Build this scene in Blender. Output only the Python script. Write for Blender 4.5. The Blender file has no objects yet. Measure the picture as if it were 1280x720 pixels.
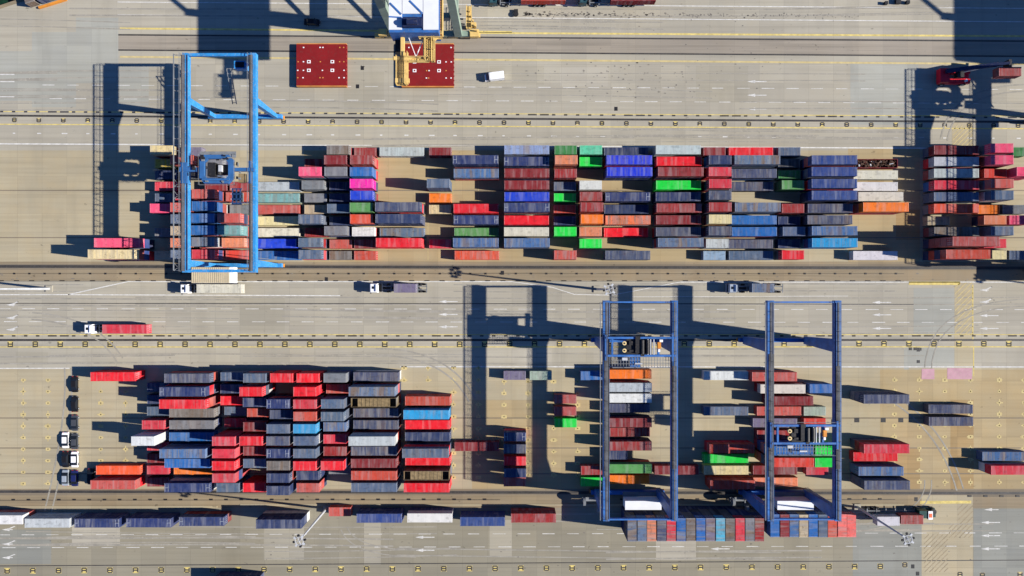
import bpy, math, random
from mathutils import Vector
R = random.Random(7)
SC = bpy.context.scene
COL = SC.collection
S = 4.48                # photo pixels (1280 wide) per metre on the ground
H = 853.33 / S          # camera height for a 24 mm lens
U = 2.59                # container height
FL = 1.5               # lit radiance of a white horizontal surface (photo -> albedo)

# ------------------------------------------------------------------ helpers
def G(px, py): return ((px - 640) / S, -(py - 360) / S)
def lin(c):
    c /= 255.0
    return c / 12.92 if c <= 0.04045 else ((c + 0.055) / 1.055) ** 2.4
def alb(r, g, b, f=None):
    f = f or FL
    return tuple(min(0.82, max(0.004, lin(v) / f)) for v in (r, g, b))

class MB:
    def __init__(s): s.v = []; s.f = []; s.m = []
    def add(s, vs, fs, m=0):
        o = len(s.v); s.v += [tuple(v) for v in vs]
        for f in fs: s.f.append(tuple(i + o for i in f)); s.m.append(m)
        return s
    def box(s, x0, x1, y0, y1, z0, z1, m=0):
        return s.add([(x0,y0,z0),(x1,y0,z0),(x1,y1,z0),(x0,y1,z0),(x0,y0,z1),(x1,y0,z1),(x1,y1,z1),(x0,y1,z1)],
              [(3,2,1,0),(4,5,6,7),(0,1,5,4),(1,2,6,5),(2,3,7,6),(3,0,4,7)], m)
    def cbox(s, c, d, m=0, rz=0.0):
        x, y, z = c; a, b, h = d[0]/2, d[1]/2, d[2]/2
        ca, sa = math.cos(rz), math.sin(rz)
        vs = [(x+i*a*ca-j*b*sa, y+i*a*sa+j*b*ca, z+k*h) for k in (-1,1) for i,j in ((-1,-1),(1,-1),(1,1),(-1,1))]
        return s.add(vs, [(3,2,1,0),(4,5,6,7),(0,1,5,4),(1,2,6,5),(2,3,7,6),(3,0,4,7)], m)
    def frus(s, c0, d0, c1, d1, m=0):      # tapered box between two rectangles
        vs = []
        for (x,y,z),(a,b) in ((c0,d0),(c1,d1)):
            vs += [(x-a/2,y-b/2,z),(x+a/2,y-b/2,z),(x+a/2,y+b/2,z),(x-a/2,y+b/2,z)]
        return s.add(vs, [(3,2,1,0),(4,5,6,7),(0,1,5,4),(1,2,6,5),(2,3,7,6),(3,0,4,7)], m)
    def beam(s, p, q, w, h=None, m=0):
        p, q = Vector(p), Vector(q); d = (q-p)
        if d.length < 1e-6: return s
        d.normalize(); h = h or w
        up = Vector((0,0,1)) if abs(d.z) < 0.95 else Vector((0,1,0))
        a = d.cross(up).normalized()*(w/2); b = a.cross(d).normalized()*(h/2)
        vs = [e+i*a+j*b for e in (p,q) for i,j in ((-1,-1),(1,-1),(1,1),(-1,1))]
        return s.add(vs, [(3,2,1,0),(4,5,6,7),(0,1,5,4),(1,2,6,5),(2,3,7,6),(3,0,4,7)], m)
    def cyl(s, p, q, r, n=10, m=0, r2=None):
        p, q = Vector(p), Vector(q); d = (q-p).normalized(); r2 = r if r2 is None else r2
        up = Vector((0,0,1)) if abs(d.z) < 0.95 else Vector((0,1,0))
        a = d.cross(up).normalized(); b = a.cross(d).normalized(); vs = []
        for e, rr in ((p,r),(q,r2)):
            for i in range(n):
                t = 2*math.pi*i/n; vs.append(e + a*math.cos(t)*rr + b*math.sin(t)*rr)
        fs = [(i,(i+1)%n,(i+1)%n+n,i+n) for i in range(n)] + [tuple(range(n-1,-1,-1)), tuple(range(n,2*n))]
        return s.add(vs, fs, m)
    def quad(s, x0, x1, y0, y1, z, m=0):
        return s.add([(x0,y0,z),(x1,y0,z),(x1,y1,z),(x0,y1,z)], [(0,1,2,3)], m)
    def poly(s, pts, z, m=0):
        a = sum(p[0]*q[1]-q[0]*p[1] for p,q in zip(pts, pts[1:]+pts[:1]))
        if a < 0: pts = pts[::-1]
        return s.add([(x,y,z) for x,y in pts], [tuple(range(len(pts)))], m)
    def mesh(s, name, mats):
        me = bpy.data.meshes.new(name); me.from_pydata(s.v, [], s.f)
        for m in (mats if isinstance(mats,(list,tuple)) else [mats]): me.materials.append(m)
        me.polygons.foreach_set('material_index', s.m); me.update()
        return me
    def build(s, name, mats, parent=None, loc=(0,0,0), rz=0.0):
        return put(name, s.mesh(name, mats), parent, loc, rz)

def put(name, me, parent=None, loc=(0,0,0), rz=0.0):
    o = bpy.data.objects.new(name, me); COL.objects.link(o)
    o.location = loc; o.rotation_euler = (0,0,rz)
    if parent: o.parent = parent
    return o
def tag(o, label=None, cat=None, group=None, kind=None):
    if label: o['label'] = label
    if cat: o['category'] = cat
    if group: o['group'] = group
    if kind: o['kind'] = kind
    return o
def empty(name, loc=(0,0,0), rz=0.0):
    o = bpy.data.objects.new(name, None); COL.objects.link(o); o.location = loc; o.rotation_euler = (0,0,rz)
    o.empty_display_size = 0.5
    return o
def copy_tree(o, parent=None):
    c = o.copy(); COL.objects.link(c)
    if parent: c.parent = parent
    for ch in list(o.children): copy_tree(ch, c)
    return c
def dup(root, loc, rz, label=None):
    c = copy_tree(root); c.location = loc; c.rotation_euler = (0,0,rz)
    if label: c['label'] = label
    return c

# ------------------------------------------------------------------ materials
class NT:
    def __init__(s, name):
        s.mat = bpy.data.materials.new(name); s.mat.use_nodes = True
        s.n = s.mat.node_tree.nodes; s.l = s.mat.node_tree.links
        s.b = s.n['Principled BSDF']; s.tc = s.n.new('ShaderNodeTexCoord')
    def link(s, a, b): s.l.new(a, b)
    def vec(s, scale, off=None, src='Object'):
        mp = s.n.new('ShaderNodeMapping'); s.link(s.tc.outputs[src], mp.inputs['Vector'])
        mp.inputs['Scale'].default_value = scale
        if off is not None: s.link(off, mp.inputs['Location'])
        return mp.outputs[0]
    def noise(s, vec, scale=1, detail=4, rough=0.55):
        t = s.n.new('ShaderNodeTexNoise'); s.link(vec, t.inputs['Vector'])
        t.inputs['Scale'].default_value = scale; t.inputs['Detail'].default_value = detail; t.inputs['Roughness'].default_value = rough
        return t.outputs['Fac']
    def ramp(s, x, a, b, lo=0.0, hi=1.0):
        t = s.n.new('ShaderNodeMapRange'); s.link(x, t.inputs['Value'])
        for k, v in zip(('From Min','From Max','To Min','To Max'), (a,b,lo,hi)): t.inputs[k].default_value = v
        return t.outputs[0]
    def math(s, op, a, b=None):
        t = s.n.new('ShaderNodeMath'); t.operation = op
        for i, x in enumerate((a, b)):
            if x is None: continue
            if isinstance(x, (int,float)): t.inputs[i].default_value = x
            else: s.link(x, t.inputs[i])
        return t.outputs[0]
    def mix(s, fac, a, b, mode='MIX'):
        t = s.n.new('ShaderNodeMix'); t.data_type = 'RGBA'; t.blend_type = mode
        for sock, x in ((t.inputs[0],fac),(t.inputs[6],a),(t.inputs[7],b)):
            if isinstance(x, (int,float)): sock.default_value = x
            elif isinstance(x, tuple): sock.default_value = (*x[:3], 1)
            else: s.link(x, sock)
        return t.outputs[2]
    def out(s, col, rough=0.6, metal=0.0, spec=0.4):
        s.link(col, s.b.inputs['Base Color']); s.b.inputs['Roughness'].default_value = rough
        s.b.inputs['Metallic'].default_value = metal; s.b.inputs['Specular IOR Level'].default_value = spec
        return s.mat

def paint(name, c, var=0.25, rough=0.55, metal=0.0, dirt=(0.16,0.13,0.10), dirt_amt=0.3, scale=0.5):
    t = NT(name)
    v = t.vec((1,1,1))
    n1 = t.noise(v, scale, 4); n2 = t.noise(v, scale*5, 3)
    c1 = t.mix(t.ramp(n1, 0.3, 0.7), tuple(x*(1-var) for x in c), tuple(min(0.85,x*(1+var*0.6)) for x in c))
    c2 = t.mix(t.math('MULTIPLY', t.ramp(n2, 0.55, 0.72), dirt_amt), c1, dirt)
    return t.out(c2, rough, metal, 0.2)

def container_mat(name, attr=False):
    t = NT(name)
    oi = t.n.new('ShaderNodeObjectInfo')
    if attr:
        at = t.n.new('ShaderNodeAttribute'); at.attribute_name = 'paint'
        base, wear = at.outputs['Color'], 0.35
    else:
        base, wear = oi.outputs['Color'], oi.outputs['Alpha']
    off = t.n.new('ShaderNodeCombineXYZ')
    rnd = t.math('MULTIPLY', oi.outputs['Random'], 173.0)
    t.link(rnd, off.inputs[0]); t.link(rnd, off.inputs[1])
    v = t.vec((1,1,1), off.outputs[0]); vs = t.vec((2.2,0.16,0.16), off.outputs[0]); vp = t.vec((0.55,0.10,0.10), off.outputs[0])
    fade = t.noise(v, 0.7, 3); streak = t.noise(vs, 1.0, 3, 0.6); patch = t.noise(vp, 1.0, 2); spot = t.noise(v, 2.6, 4)
    c = t.mix(t.ramp(fade, 0.3, 0.7), t.mix(0.12, base, (0.01,0.01,0.01)), t.mix(0.04, base, (0.5,0.5,0.5)))
    k = t.math('MULTIPLY', t.ramp(streak, 0.42, 0.66), wear)
    c = t.mix(t.math('MULTIPLY', k, 0.8), c, (0.17,0.165,0.16))
    k2 = t.math('MULTIPLY', t.ramp(patch, 0.5, 0.62), t.ramp(wear, 0.5, 1.0) if not attr else 0.2)
    c = t.mix(t.math('MULTIPLY', k2, 0.75), c, (0.15,0.10,0.065))
    k3 = t.math('MULTIPLY', t.ramp(spot, 0.60, 0.72), wear)
    c = t.mix(t.math('MULTIPLY', k3, 0.85), c, (0.10,0.042,0.02))
    blot = t.noise(t.vec((0.9,1.3,1.3), off.outputs[0]), 1.0, 2, 0.4)
    c = t.mix(t.ramp(blot, 0.60, 0.66, 0.0, 0.22), c, (0.03,0.028,0.026))
    lt = t.noise(t.vec((1.1,0.12,0.12), off.outputs[0]), 1.0, 1, 0.3)
    c = t.mix(t.ramp(lt, 0.56, 0.64, 0.0, 0.13), c, (0.42,0.41,0.40))
    return t.out(c, 0.7, 0.0, 0.03)

def ground_mat(name, c, streak=0.15, slab=(6.9, 5.2), seam=0.86, stain=0.5, grain=0.08, tint=(1.0,0.95,0.86)):
    t = NT(name)
    v = t.vec((1,1,1)); vs = t.vec((0.02,0.9,1)); vw = t.vec((0.004,0.07,1))
    big = t.noise(v, 0.022, 4); med = t.noise(v, 0.16, 5, 0.62); st = t.noise(vs, 1.0, 5, 0.6); fine = t.noise(v, 2.2, 3, 0.7)
    wide = t.noise(vw, 1.0, 3)
    col = t.mix(t.ramp(big, 0.35, 0.65), tuple(x*0.90 for x in c), tuple(min(0.8,x*1.06)*k for x,k in zip(c,(1,1,1))))
    col = t.mix(t.math('MULTIPLY', t.ramp(med, 0.42, 0.70), 0.30), col, tuple(x*k for x,k in zip(c, tint)))
    col = t.mix(t.ramp(wide, 0.44, 0.66, 0.0, 0.30), col, tuple(x*0.66 for x in c))
    col = t.mix(t.ramp(st, 0.46, 0.72, 0.0, streak*2.2), col, tuple(x*0.52 for x in c))
    br = t.n.new('ShaderNodeTexBrick'); t.link(v, br.inputs['Vector'])
    br.offset = 0.0; br.inputs['Scale'].default_value = 1.0
    br.inputs['Brick Width'].default_value = slab[0]; br.inputs['Row Height'].default_value = slab[1]
    br.inputs['Mortar Size'].default_value = 0.055; br.inputs['Mortar Smooth'].default_value = 0.4
    br.inputs['Color1'].default_value = (0.875,0.88,0.89,1); br.inputs['Color2'].default_value = (1.0,1.0,0.99,1)
    br.inputs['Mortar'].default_value = (seam*0.9, seam*0.9, seam*0.9, 1); br.inputs['Bias'].default_value = 0.0
    col = t.mix(1.0, col, br.outputs['Color'], 'MULTIPLY')
    col = t.mix(t.ramp(fine, 0.3, 0.7, 0.0, grain), col, tuple(x*0.55 for x in c))
    vv = t.vec((0.11,0.016,1)); sv = t.noise(vv, 1.0, 4, 0.6)
    col = t.mix(t.ramp(sv, 0.54, 0.74, 0.0, 0.34), col, tuple(x*0.55 for x in c))
    vb = t.vec((0.25,0.35,1)); sp = t.noise(vb, 1.0, 6, 0.72)
    col = t.mix(t.math('MULTIPLY', t.ramp(sp, 0.63, 0.76), stain), col, tuple(x*0.25 for x in c))
    vd = t.vec((0.5,0.7,1)); sd = t.noise(vd, 1.0, 2, 0.5)
    col = t.mix(t.math('MULTIPLY', t.ramp(sd, 0.72, 0.76), stain*0.8), col, tuple(x*0.2 for x in c))
    return t.out(col, 0.9, 0.0, 0.15)

def trim_mat():
    t = NT('container_trim_paint'); oi = t.n.new('ShaderNodeObjectInfo')
    n = t.noise(t.vec((1,1,1)), 3.0, 3)
    c = t.mix(t.ramp(n, .35, .65, .10, .40), oi.outputs['Color'], (0.40,0.39,0.38))
    return t.out(c, 0.7, 0.0, 0.05)
M_TRIM = trim_mat()
M_BOX = container_mat('container_paint'); M_BOXA = container_mat('stack_paint', True)
M_CONC = ground_mat('apron_concrete', alb(182,175,158,1.36))
M_GREY = ground_mat('grey_concrete', alb(175,174,163,1.36), seam=0.94, stain=0.15)
M_GREY2 = ground_mat('grey_asphalt', alb(152,152,143,1.36), seam=0.94, stain=0.3)
M_YARD = ground_mat('yard_concrete', alb(186,174,146,1.36), stain=0.5, streak=0.16, tint=(1.04,0.90,0.68))
M_TAN = ground_mat('tan_concrete', alb(184,165,128,1.36), stain=0.4, streak=0.14, tint=(1.05,0.88,0.62))
M_DIRT = ground_mat('rail_bed_dirt', alb(160,145,120,1.36), stain=0.6, streak=0.30, seam=0.97, tint=(1.05,0.85,0.62))
M_SOUTH = ground_mat('south_asphalt', alb(157,150,131,1.36), stain=0.5, streak=0.12)
M_SLOT = ground_mat('rail_slot_concrete', alb(168,158,143,1.36), stain=0.6, streak=0.3, seam=0.95)
M_DKSTRIP = ground_mat('slot_concrete', alb(142,130,112,1.36), stain=0.5, streak=0.25, seam=0.97)
M_ROOFMARK = paint('worn_roof_marking', (0.26,0.28,0.33), 0.4, 0.8, dirt=(0.06,0.08,0.13), dirt_amt=0.9, scale=1.2)
M_TRACK = paint('tyre_track', (0.25,0.232,0.195), 0.2, 0.9, dirt=(0.32,0.295,0.24), dirt_amt=0.9, scale=0.35)
M_PATCH = ground_mat('patched_concrete', alb(177,170,152,1.36), stain=0.5)
M_PATCHL = ground_mat('pale_concrete', alb(186,179,163,1.36), stain=0.3)
M_WORN = paint('worn_white_paint', (0.50,0.49,0.46), 0.3, 0.8, dirt=(0.33,0.30,0.26), dirt_amt=1.0, scale=1.4)
M_HLINE = paint('worn_hatch_paint', (0.27,0.215,0.135), 0.3, 0.85, dirt=(0.32,0.27,0.2), dirt_amt=0.9)
M_RUSTG = ground_mat('rust_stained_concrete', alb(176,150,108,1.36), stain=0.5, streak=0.2, tint=(1.0,0.8,0.5))
M_WHITE = paint('white_line_paint', (0.52,0.51,0.48), 0.25, 0.8, dirt=(0.33,0.30,0.26), dirt_amt=0.95, scale=0.8)
M_YEL = paint('yellow_line_paint', (0.52,0.41,0.13), 0.3, 0.8, dirt=(0.34,0.30,0.22), dirt_amt=0.95, scale=0.8)
M_YELF = paint('faded_yellow_paint', (0.45,0.36,0.165), 0.2, 0.85, dirt=(0.34,0.29,0.21), dirt_amt=0.9, scale=0.7)
M_PINK = paint('faded_pink_paint', (0.41,0.235,0.265), 0.15, 0.85, dirt=(0.36,0.31,0.24), dirt_amt=0.8)
M_RAIL = paint('rail_steel', (0.045,0.042,0.04), 0.3, 0.6)
M_OIL = paint('oil_stain', (0.15,0.135,0.115), 0.4, 0.7, dirt=(0.25,0.22,0.18), dirt_amt=.8)
M_BLACKP = paint('black_line_paint', (0.035,0.035,0.04), 0.3, 0.8)
M_STEELG = paint('grey_steel', (0.16,0.17,0.18), 0.3, 0.5)
M_DARK = paint('dark_machinery', (0.018,0.018,0.02), 0.3, 0.5)
M_GRATE = paint('walkway_grating', (0.085,0.075,0.075), 0.35, 0.7, dirt=(0.2,0.15,0.10))
M_GRATE2 = paint('dark_walkway_grating', (0.05,0.05,0.056), 0.6, 0.7, dirt=(0.16,0.15,0.15), dirt_amt=0.5)
M_GALV = paint('galvanised_steel', (0.42,0.43,0.44), 0.2, 0.45)
M_MBLUE = paint('mid_blue_paint', (0.028,0.10,0.25), 0.2, 0.5, dirt=(0.1,0.14,0.2))
M_LBLUE = paint('light_blue_paint', (0.028,0.205,0.47), 0.25, 0.5, dirt=(0.26,0.30,0.33), dirt_amt=0.6)
M_DBLUE = paint('deep_blue_paint', (0.03,0.115,0.33), 0.3, 0.5, dirt=(0.13,0.14,0.16), dirt_amt=0.6)
M_ORANGE = paint('orange_paint', (0.55,0.21,0.03), 0.2, 0.5)
M_CRYEL = paint('crane_yellow_paint', (0.58,0.40,0.14), 0.2, 0.5, dirt=(0.3,0.18,0.06))
M_LEGG = paint('grey_green_paint', (0.20,0.26,0.21), 0.15, 0.5)
M_WROOF = paint('white_roof_paint', (0.58,0.59,0.60), 0.06, 0.5, dirt=(0.5,0.5,0.5))
M_WPAINT = paint('white_vehicle_paint', (0.72,0.72,0.72), 0.05, 0.35, dirt_amt=0.1)
M_BPAINT = paint('black_vehicle_paint', (0.012,0.012,0.014), 0.2, 0.25, dirt_amt=0.05)
M_GPAINT = paint('graphite_vehicle_paint', (0.05,0.055,0.065), 0.2, 0.3, dirt_amt=0.05)
M_SPAINT = paint('silver_vehicle_paint', (0.36,0.40,0.44), 0.1, 0.3, 0.3, dirt_amt=0.05)
M_NPAINT = paint('navy_vehicle_paint', (0.012,0.018,0.085), 0.2, 0.28, dirt_amt=0.05)
M_TEALP = paint('teal_vehicle_paint', (0.02,0.07,0.09), 0.2, 0.35)
M_GRNP = paint('dark_green_vehicle_paint', (0.01,0.05,0.045), 0.2, 0.4)
M_REDP = paint('red_vehicle_paint', (0.62,0.012,0.03), 0.15, 0.4)
M_NAVYP = paint('navy_boom_paint', (0.012,0.02,0.06), 0.2, 0.45)
M_GLASS = paint('dark_glass', (0.012,0.015,0.02), 0.1, 0.08, dirt_amt=0.0)
M_TYRE = paint('tyre_rubber', (0.015,0.015,0.015), 0.2, 0.85)
M_HATCH = paint('hatch_red_paint', alb(140,30,32), 0.16, 0.6, dirt=(0.12,0.03,0.025), dirt_amt=0.5, scale=0.35)
M_HORANGE = paint('hatch_edge_paint', (0.50,0.20,0.05), 0.2, 0.6)
M_TARP = paint('brown_tarpaulin', (0.20,0.145,0.075), 0.4, 0.8, dirt=(0.09,0.06,0.03), scale=1.2)
M_SCRAP = paint('rusty_scrap', (0.07,0.032,0.018), 0.6, 0.7, dirt=(0.02,0.015,0.012), dirt_amt=0.8, scale=2)
M_BEIGE = paint('beige_roof_paint', alb(212,196,163), 0.08, 0.6)
M_AMBER = paint('cream_drum_paint', (0.62,0.47,0.22), 0.1, 0.5)
M_WATER = paint('harbour_water', (0.008,0.03,0.016), 0.3, 0.12, dirt_amt=0)
M_SIGN = paint('orange_white_board', (0.62,0.11,0.03), 0.1, 0.6)

# ------------------------------------------------------------------ ground and setting
def clip_half(pts, a, b):            # keep the part right of the line a->b
    out = []
    side = lambda p: (b[0]-a[0])*(p[1]-a[1]) - (b[1]-a[1])*(p[0]-a[0])
    for p, q in zip(pts, pts[1:]+pts[:1]):
        sp, sq = side(p), side(q)
        if sp <= 0: out.append(p)
        if sp*sq < 0:
            u = sp/(sp-sq); out.append((p[0]+(q[0]-p[0])*u, p[1]+(q[1]-p[1])*u))
    return out
W = 900
qa, qb = G(0, 11), G(34, 0)
sq = clip_half([(-W,-W),(W,-W),(W,W),(-W,W)], qa, qb)
tag(MB().poly(sq, 0.0).build('ground', M_CONC), kind='structure')
dx, dy = qb[0]-qa[0], qb[1]-qa[1]; ln = math.hypot(dx,dy); dx/=ln; dy/=ln
nx, ny = -dy, dx                      # towards the water
mq = MB()
def along(s, o): return (qa[0]+dx*s+nx*o, qa[1]+dy*s+ny*o)
pts = [along(-500,0.02), along(900,0.02), along(900,0.9), along(-500,0.9)]
mq.add([(x,y,z) for z in (-3.0,0.12) for x,y in pts], [(4,5,6,7),(0,1,5,4),(1,2,6,5),(2,3,7,6),(3,0,4,7)])
tag(mq.build('quay_edge', M_DIRT), kind='structure')
pts = [along(-700,0.5), along(1200,0.5), along(1200,900), along(-700,900)]
tag(MB().poly(pts, -2.2).build('water', M_WATER), kind='structure')

def strip(name, mat, rects, z):
    m = MB()
    for r in rects:
        if not isinstance(r[0], tuple):
            (x0,y0),(x1,y1) = G(r[0],r[1]), G(r[2],r[3])
            m.quad(x0,x1,y1,y0,z)
        else: m.poly([G(*p) for p in r], z)
    return tag(m.build(name, mat), kind='structure')
strip('concrete_patch', M_GREY, [(40,40,148,82),(95,22,148,40),(0,64,40,126),(40,82,95,134),(95,82,148,104),(1063,80,1148,156),(148,82,206,132)], 0.004)
strip('concrete_repair', M_GREY, [(1142,360,1193,418),(1130,434,1195,458),(1130,458,1136,470)], 0.0045)
strip('service_road', M_SOUTH, [(-1600,635,2900,1400)], 0.004)
strip('yard_ground', M_YARD, [(-1600,188,2900,328),(-1600,460,2900,612)], 0.004)
strip('yard_floor', M_TAN, [(470,188,570,328),(1060,186,1150,328),(1100,462,1400,612),(590,500,780,612),(380,188,470,328),(570,188,900,328)], 0.0055)
strip('crossing_path', M_YARD, [(1190,152,1216,182),(1193,352,1217,470),(1152,612,1216,760)], 0.009)
strip('stained_concrete', M_RUSTG, [(1188,500,1217,612),(1120,560,1150,612),(1085,215,1105,235),(1120,262,1150,300)], 0.0075)
strip('asphalt_repair', M_GREY2, [(1217,636,1420,900),(1066,656,1152,900),(0,662,64,705)], 0.0065)
strip('rail_bed', M_DIRT, [(-1600,327,2900,351),(-1600,611,2900,635)], 0.0085)
strip('slot_strip', M_DKSTRIP, [(-1600,330,2900,337),(-1600,612,2900,619)], 0.0125)
strip('rail_slot', M_SLOT, [[(148,43),(2900,59),(2900,79),(148,63)]], 0.0125)

# tyre-worn lane tracks and joints (dark worn bands run along the road)
def line(m, x0, y0, x1, y1, w, z, mi=0):
    a, b = Vector((*G(x0,y0),0)), Vector((*G(x1,y1),0)); d = (b-a).normalized(); n = Vector((-d.y,d.x,0))*(w/2)
    m.add([(a-n+Vector((0,0,z))), (b-n+Vector((0,0,z))), (b+n+Vector((0,0,z))), (a+n+Vector((0,0,z)))], [(0,1,2,3)], mi)
def ylerp(yl, yr, x, x0=0.0, x1=1280.0): return yl+(yr-yl)*(x-x0)/(x1-x0)

rl = MB()
for x0, yl, yr, w in ((148,42.5,51.5,.42),(148,61.5,70.5,.42),(-800,144.5,152.5,.55),(-800,333,335,.8),(-800,425,425,.6),(-800,614.5,616.5,.75)):
    line(rl, x0, ylerp(yl,yr,x0), 2400, ylerp(yl,yr,2400), w, 0.018)
    line(rl, x0, ylerp(yl,yr,x0), 2400, ylerp(yl,yr,2400), 0.09, 0.05)
line(rl, -800, 378.6, 880, 379.6, 0.22, 0.018); line(rl, 880, 379.6, 1142, 380.5, 0.2, 0.018)
line(rl, -800, 712, 2000, 696, 0.25, 0.018)
line(rl, -800, 351.4, 1130, 351.6, 0.1, 0.018)
tag(rl.build('crane_rail', M_RAIL), kind='structure')

wl = MB(); z = 0.022
line(wl, 147, 2.5, 1500, 12, .22, z); line(wl, 147, 18.5, 1500, 29, .22, z)
line(wl, -800, 176, 1150, 185.2, .32, z); line(wl, 1150,185.2,2000,189,.28,z)
line(wl, 160, 352, 640, 352, .26, z); line(wl, 85, 368.3, 160, 352, .26, z); line(wl, -300, 368.6, 85, 368.3, .24, z)
line(wl, 640,352, 690,359, .18, z); line(wl,690,359,718,368,.18,z); line(wl,718,368,765,369,.18,z); line(wl,765,369,850,352.5,.18,z); line(wl,850,352.5,2000,353,.24,z)
line(wl, 85, 368.3, 425, 369.6, .25, z); line(wl, 790,371,1060,370,.12,z)
line(wl, -300, 461, 87, 460.3, .26, z); line(wl, 500, 458.3, 2000, 459, .26, z)
for x in range(-40, 1400, 31):       # dashed lanes
    o = (x*7919) % 5
    for yl, yr, ph in ((106,112,0),(123,129.5,9),(385.8,387,6),(402,403,14),(668.5,666,5),(684.5,682.5,12)):
        if yl < 130 and x < 30: continue
        if yl in (668.5,684.5) and 770 < x < 1060 and yl == 668.5: continue
        xx = x+ph
        line(wl, xx, ylerp(yl,yr,xx), xx+14+o*.6, ylerp(yl,yr,xx), .17 if (x//31+int(yl)) % 3 else .12, z)
for yy in (93,102,111,121): line(wl, 0, yy, 18, yy, .25, z)
aw = MB()
def arrow(x, y, ln=24, bent=False):
    line(aw, x+7, y, x+ln, y, .24, z)
    a, b, c = G(x, y), G(x+10, y-1.9), G(x+10, y+1.9); aw.poly([a,b,c], z+.0005)
    if bent: line(aw, x+9, y-1, x+16, y-4.0, .28, z+.001); line(aw, x+16, y-3.9, x+ln+3, y-3.9, .24, z+.001)
for y in (102,119,136.2): arrow(934, y)
for y in (377,393,408.5): arrow(548, y)
for y in (378,393.5,410.5): arrow(1090, y)
for y in (394.5,410.5): arrow(1224, y)
for y in (362.5,377.5): arrow(1224, y, 12, True)
for y in (381,397.5,412): arrow(7, y, 12, True)
for y in (662,680,697): arrow(2, y, 14, True)
for y in (671.5,687.8): arrow(519, y)
arrow(888, 686)
for y in (653,669.5,686): arrow(1226, y)
arrow(1230, 637, 18)
for k in range(-2, 44):              # small bay numbers between the road and the stacks
    x = 16+k*30.6
    if x < 205 or x > 205: line(wl, x, ylerp(166.5,173,x), x+3+(k*37%5), ylerp(166.5,173,x), .3, z)
tag(wl.build('lane_markings', M_WHITE), kind='structure'); tag(aw.build('lane_arrows', M_WORN), kind='structure')

yl_ = MB(); yf = MB(); bk = MB()
line(yl_,150,35.5,640,40,.5,z); line(yl_,560,41,1500,46.5,.5,z)
line(yf,150,71,1500,82,.5,z)
line(yl_,-300,138,2000,148.5,.22,z); line(yl_,-300,154,2000,164,.3,z)
line(yl_,-300,418.3,2000,418.3,.22,z); line(yl_,-300,433.8,2000,433.4,.3,z)
for x in range(-30, 1330, 15):
    if x % 120 in (60,75): line(bk, x, ylerp(139.5,147,x), x+11, ylerp(139.5,147,x), .4, z+.004); line(bk, x, 419.8, x+11, 419.8, .4, z+.004)
    else: line(bk, x, ylerp(139.5,147,x), x+4.2, ylerp(139.5,147,x), .42, z+.004); line(bk, x, 419.8, x+4.4, 419.8, .42, z+.004)
def marker(x, y, faded=False, s=1.0):
    a = 3.6*s; t = yf if faded else yl_
    t.quad(*[v for v in (G(x-a,0)[0], G(x+a,0)[0], G(0,y+a)[1], G(0,y-a)[1])], z)
    c = 2.7*s
    line(bk, x-c, y-c, x-c, y+c, .32, z+.004); line(bk, x+c, y-c, x+c, y+c, .32, z+.004)
    line(bk, x-c, y, x+c, y, .35, z+.0045)
    k = int(x*13.7+y) % 3
    if k != 1: line(bk, x-c, y+c, x+c, y+c, .32, z+.0045)
    if k != 2: line(bk, x-c, y-c, x+c, y-c, .32, z+.0045)
for k in range(41): marker(13+k*31.2, 430.2 if k < 20 else 429.6)
for k in range(42):
    x = 18+k*30.6; marker(x, ylerp(149.8,157,x), k % 3 != 0, 0.8)
for k in range(35): marker(9+k*32.1, 713.5-k*.16)
for x, y in ((1131,706),(1200,718),(1228,719),(1275,718)): marker(x, y, True, .9)
def hatch(x0, y0, x1, y1, step, m):
    x = x0-(y1-y0)
    while x < x1:
        # stripe from (x,y1) to (x+(y1-y0), y0), clipped to the rectangle
        xa, ya, xb, yb = x, y1, x+(y1-y0), y0
        if xa < x0: ya -= (x0-xa); xa = x0
        if xb > x1: yb += (xb-x1); xb = x1
        if xb-xa > 1.5: line(m, xa, ya, xb, yb, .2, z)
        x += step
hatch(1191,157,1216,182,6,yf); hatch(1194,353,1216,418,7,yf)
hl = MB(); hatch(1197,630,1216,655,7,hl); hatch(1155,668,1185,715,6,hl); hatch(1186,655,1215,672,6,hl)
tag(hl.build('worn_hatching', M_HLINE), kind='structure')
line(yl_, 1136,354,1200,354,1.0,z); line(yl_,1216,356,1216,424,.28,z); line(yl_,1217,434,1217,470,.28,z); line(yl_,1150,628,1214,627.5,.8,z)
# slot crosses on the empty yard
def cross(x, y):
    k_ = R.uniform(.7,1.1); yf.quad(G(x-3.2*k_,0)[0],G(x+3.2*k_,0)[0],G(0,y+2*k_)[1],G(0,y-2*k_)[1],z)
    line(yf, x-5*R.uniform(.3,1), y, x+5*R.uniform(.3,1), y, .3, z+.001); line(yf, x, y-5*R.uniform(.3,1), x, y+5*R.uniform(.3,1), .3, z+.001)
for r in range(10):
    for x in (29,60,126,157): cross(x, 475+r*14.4)
    for x in (505,535,567,598): cross(x, 460+r*15.2)
    for x in (1118,1149,1181,1213,1249,1280): cross(x, 475+r*14.2)
for x in (630,660,692,722): 
    for r in range(9): cross(x, 477+r*14.6)
dk = MB()
for y in (238,297,522.5,560,592): line(dk, -300, y, 2000, y, .3, .017)
tag(dk.build('drain_line', M_DKSTRIP), kind='structure')
for x in (535,566,598): line(yf, x, 190, x, 325, .12, z)
strip('pink_box_marking', M_PINK, [(1152,461,1168,474),(1184,460,1215,474)], 0.026)
tag(yl_.build('yellow_markings', M_YEL), kind='structure'); tag(yf.build('faded_yellow_markings', M_YELF), kind='structure'); tag(bk.build('bay_marks', M_BLACKP), kind='structure')
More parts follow.
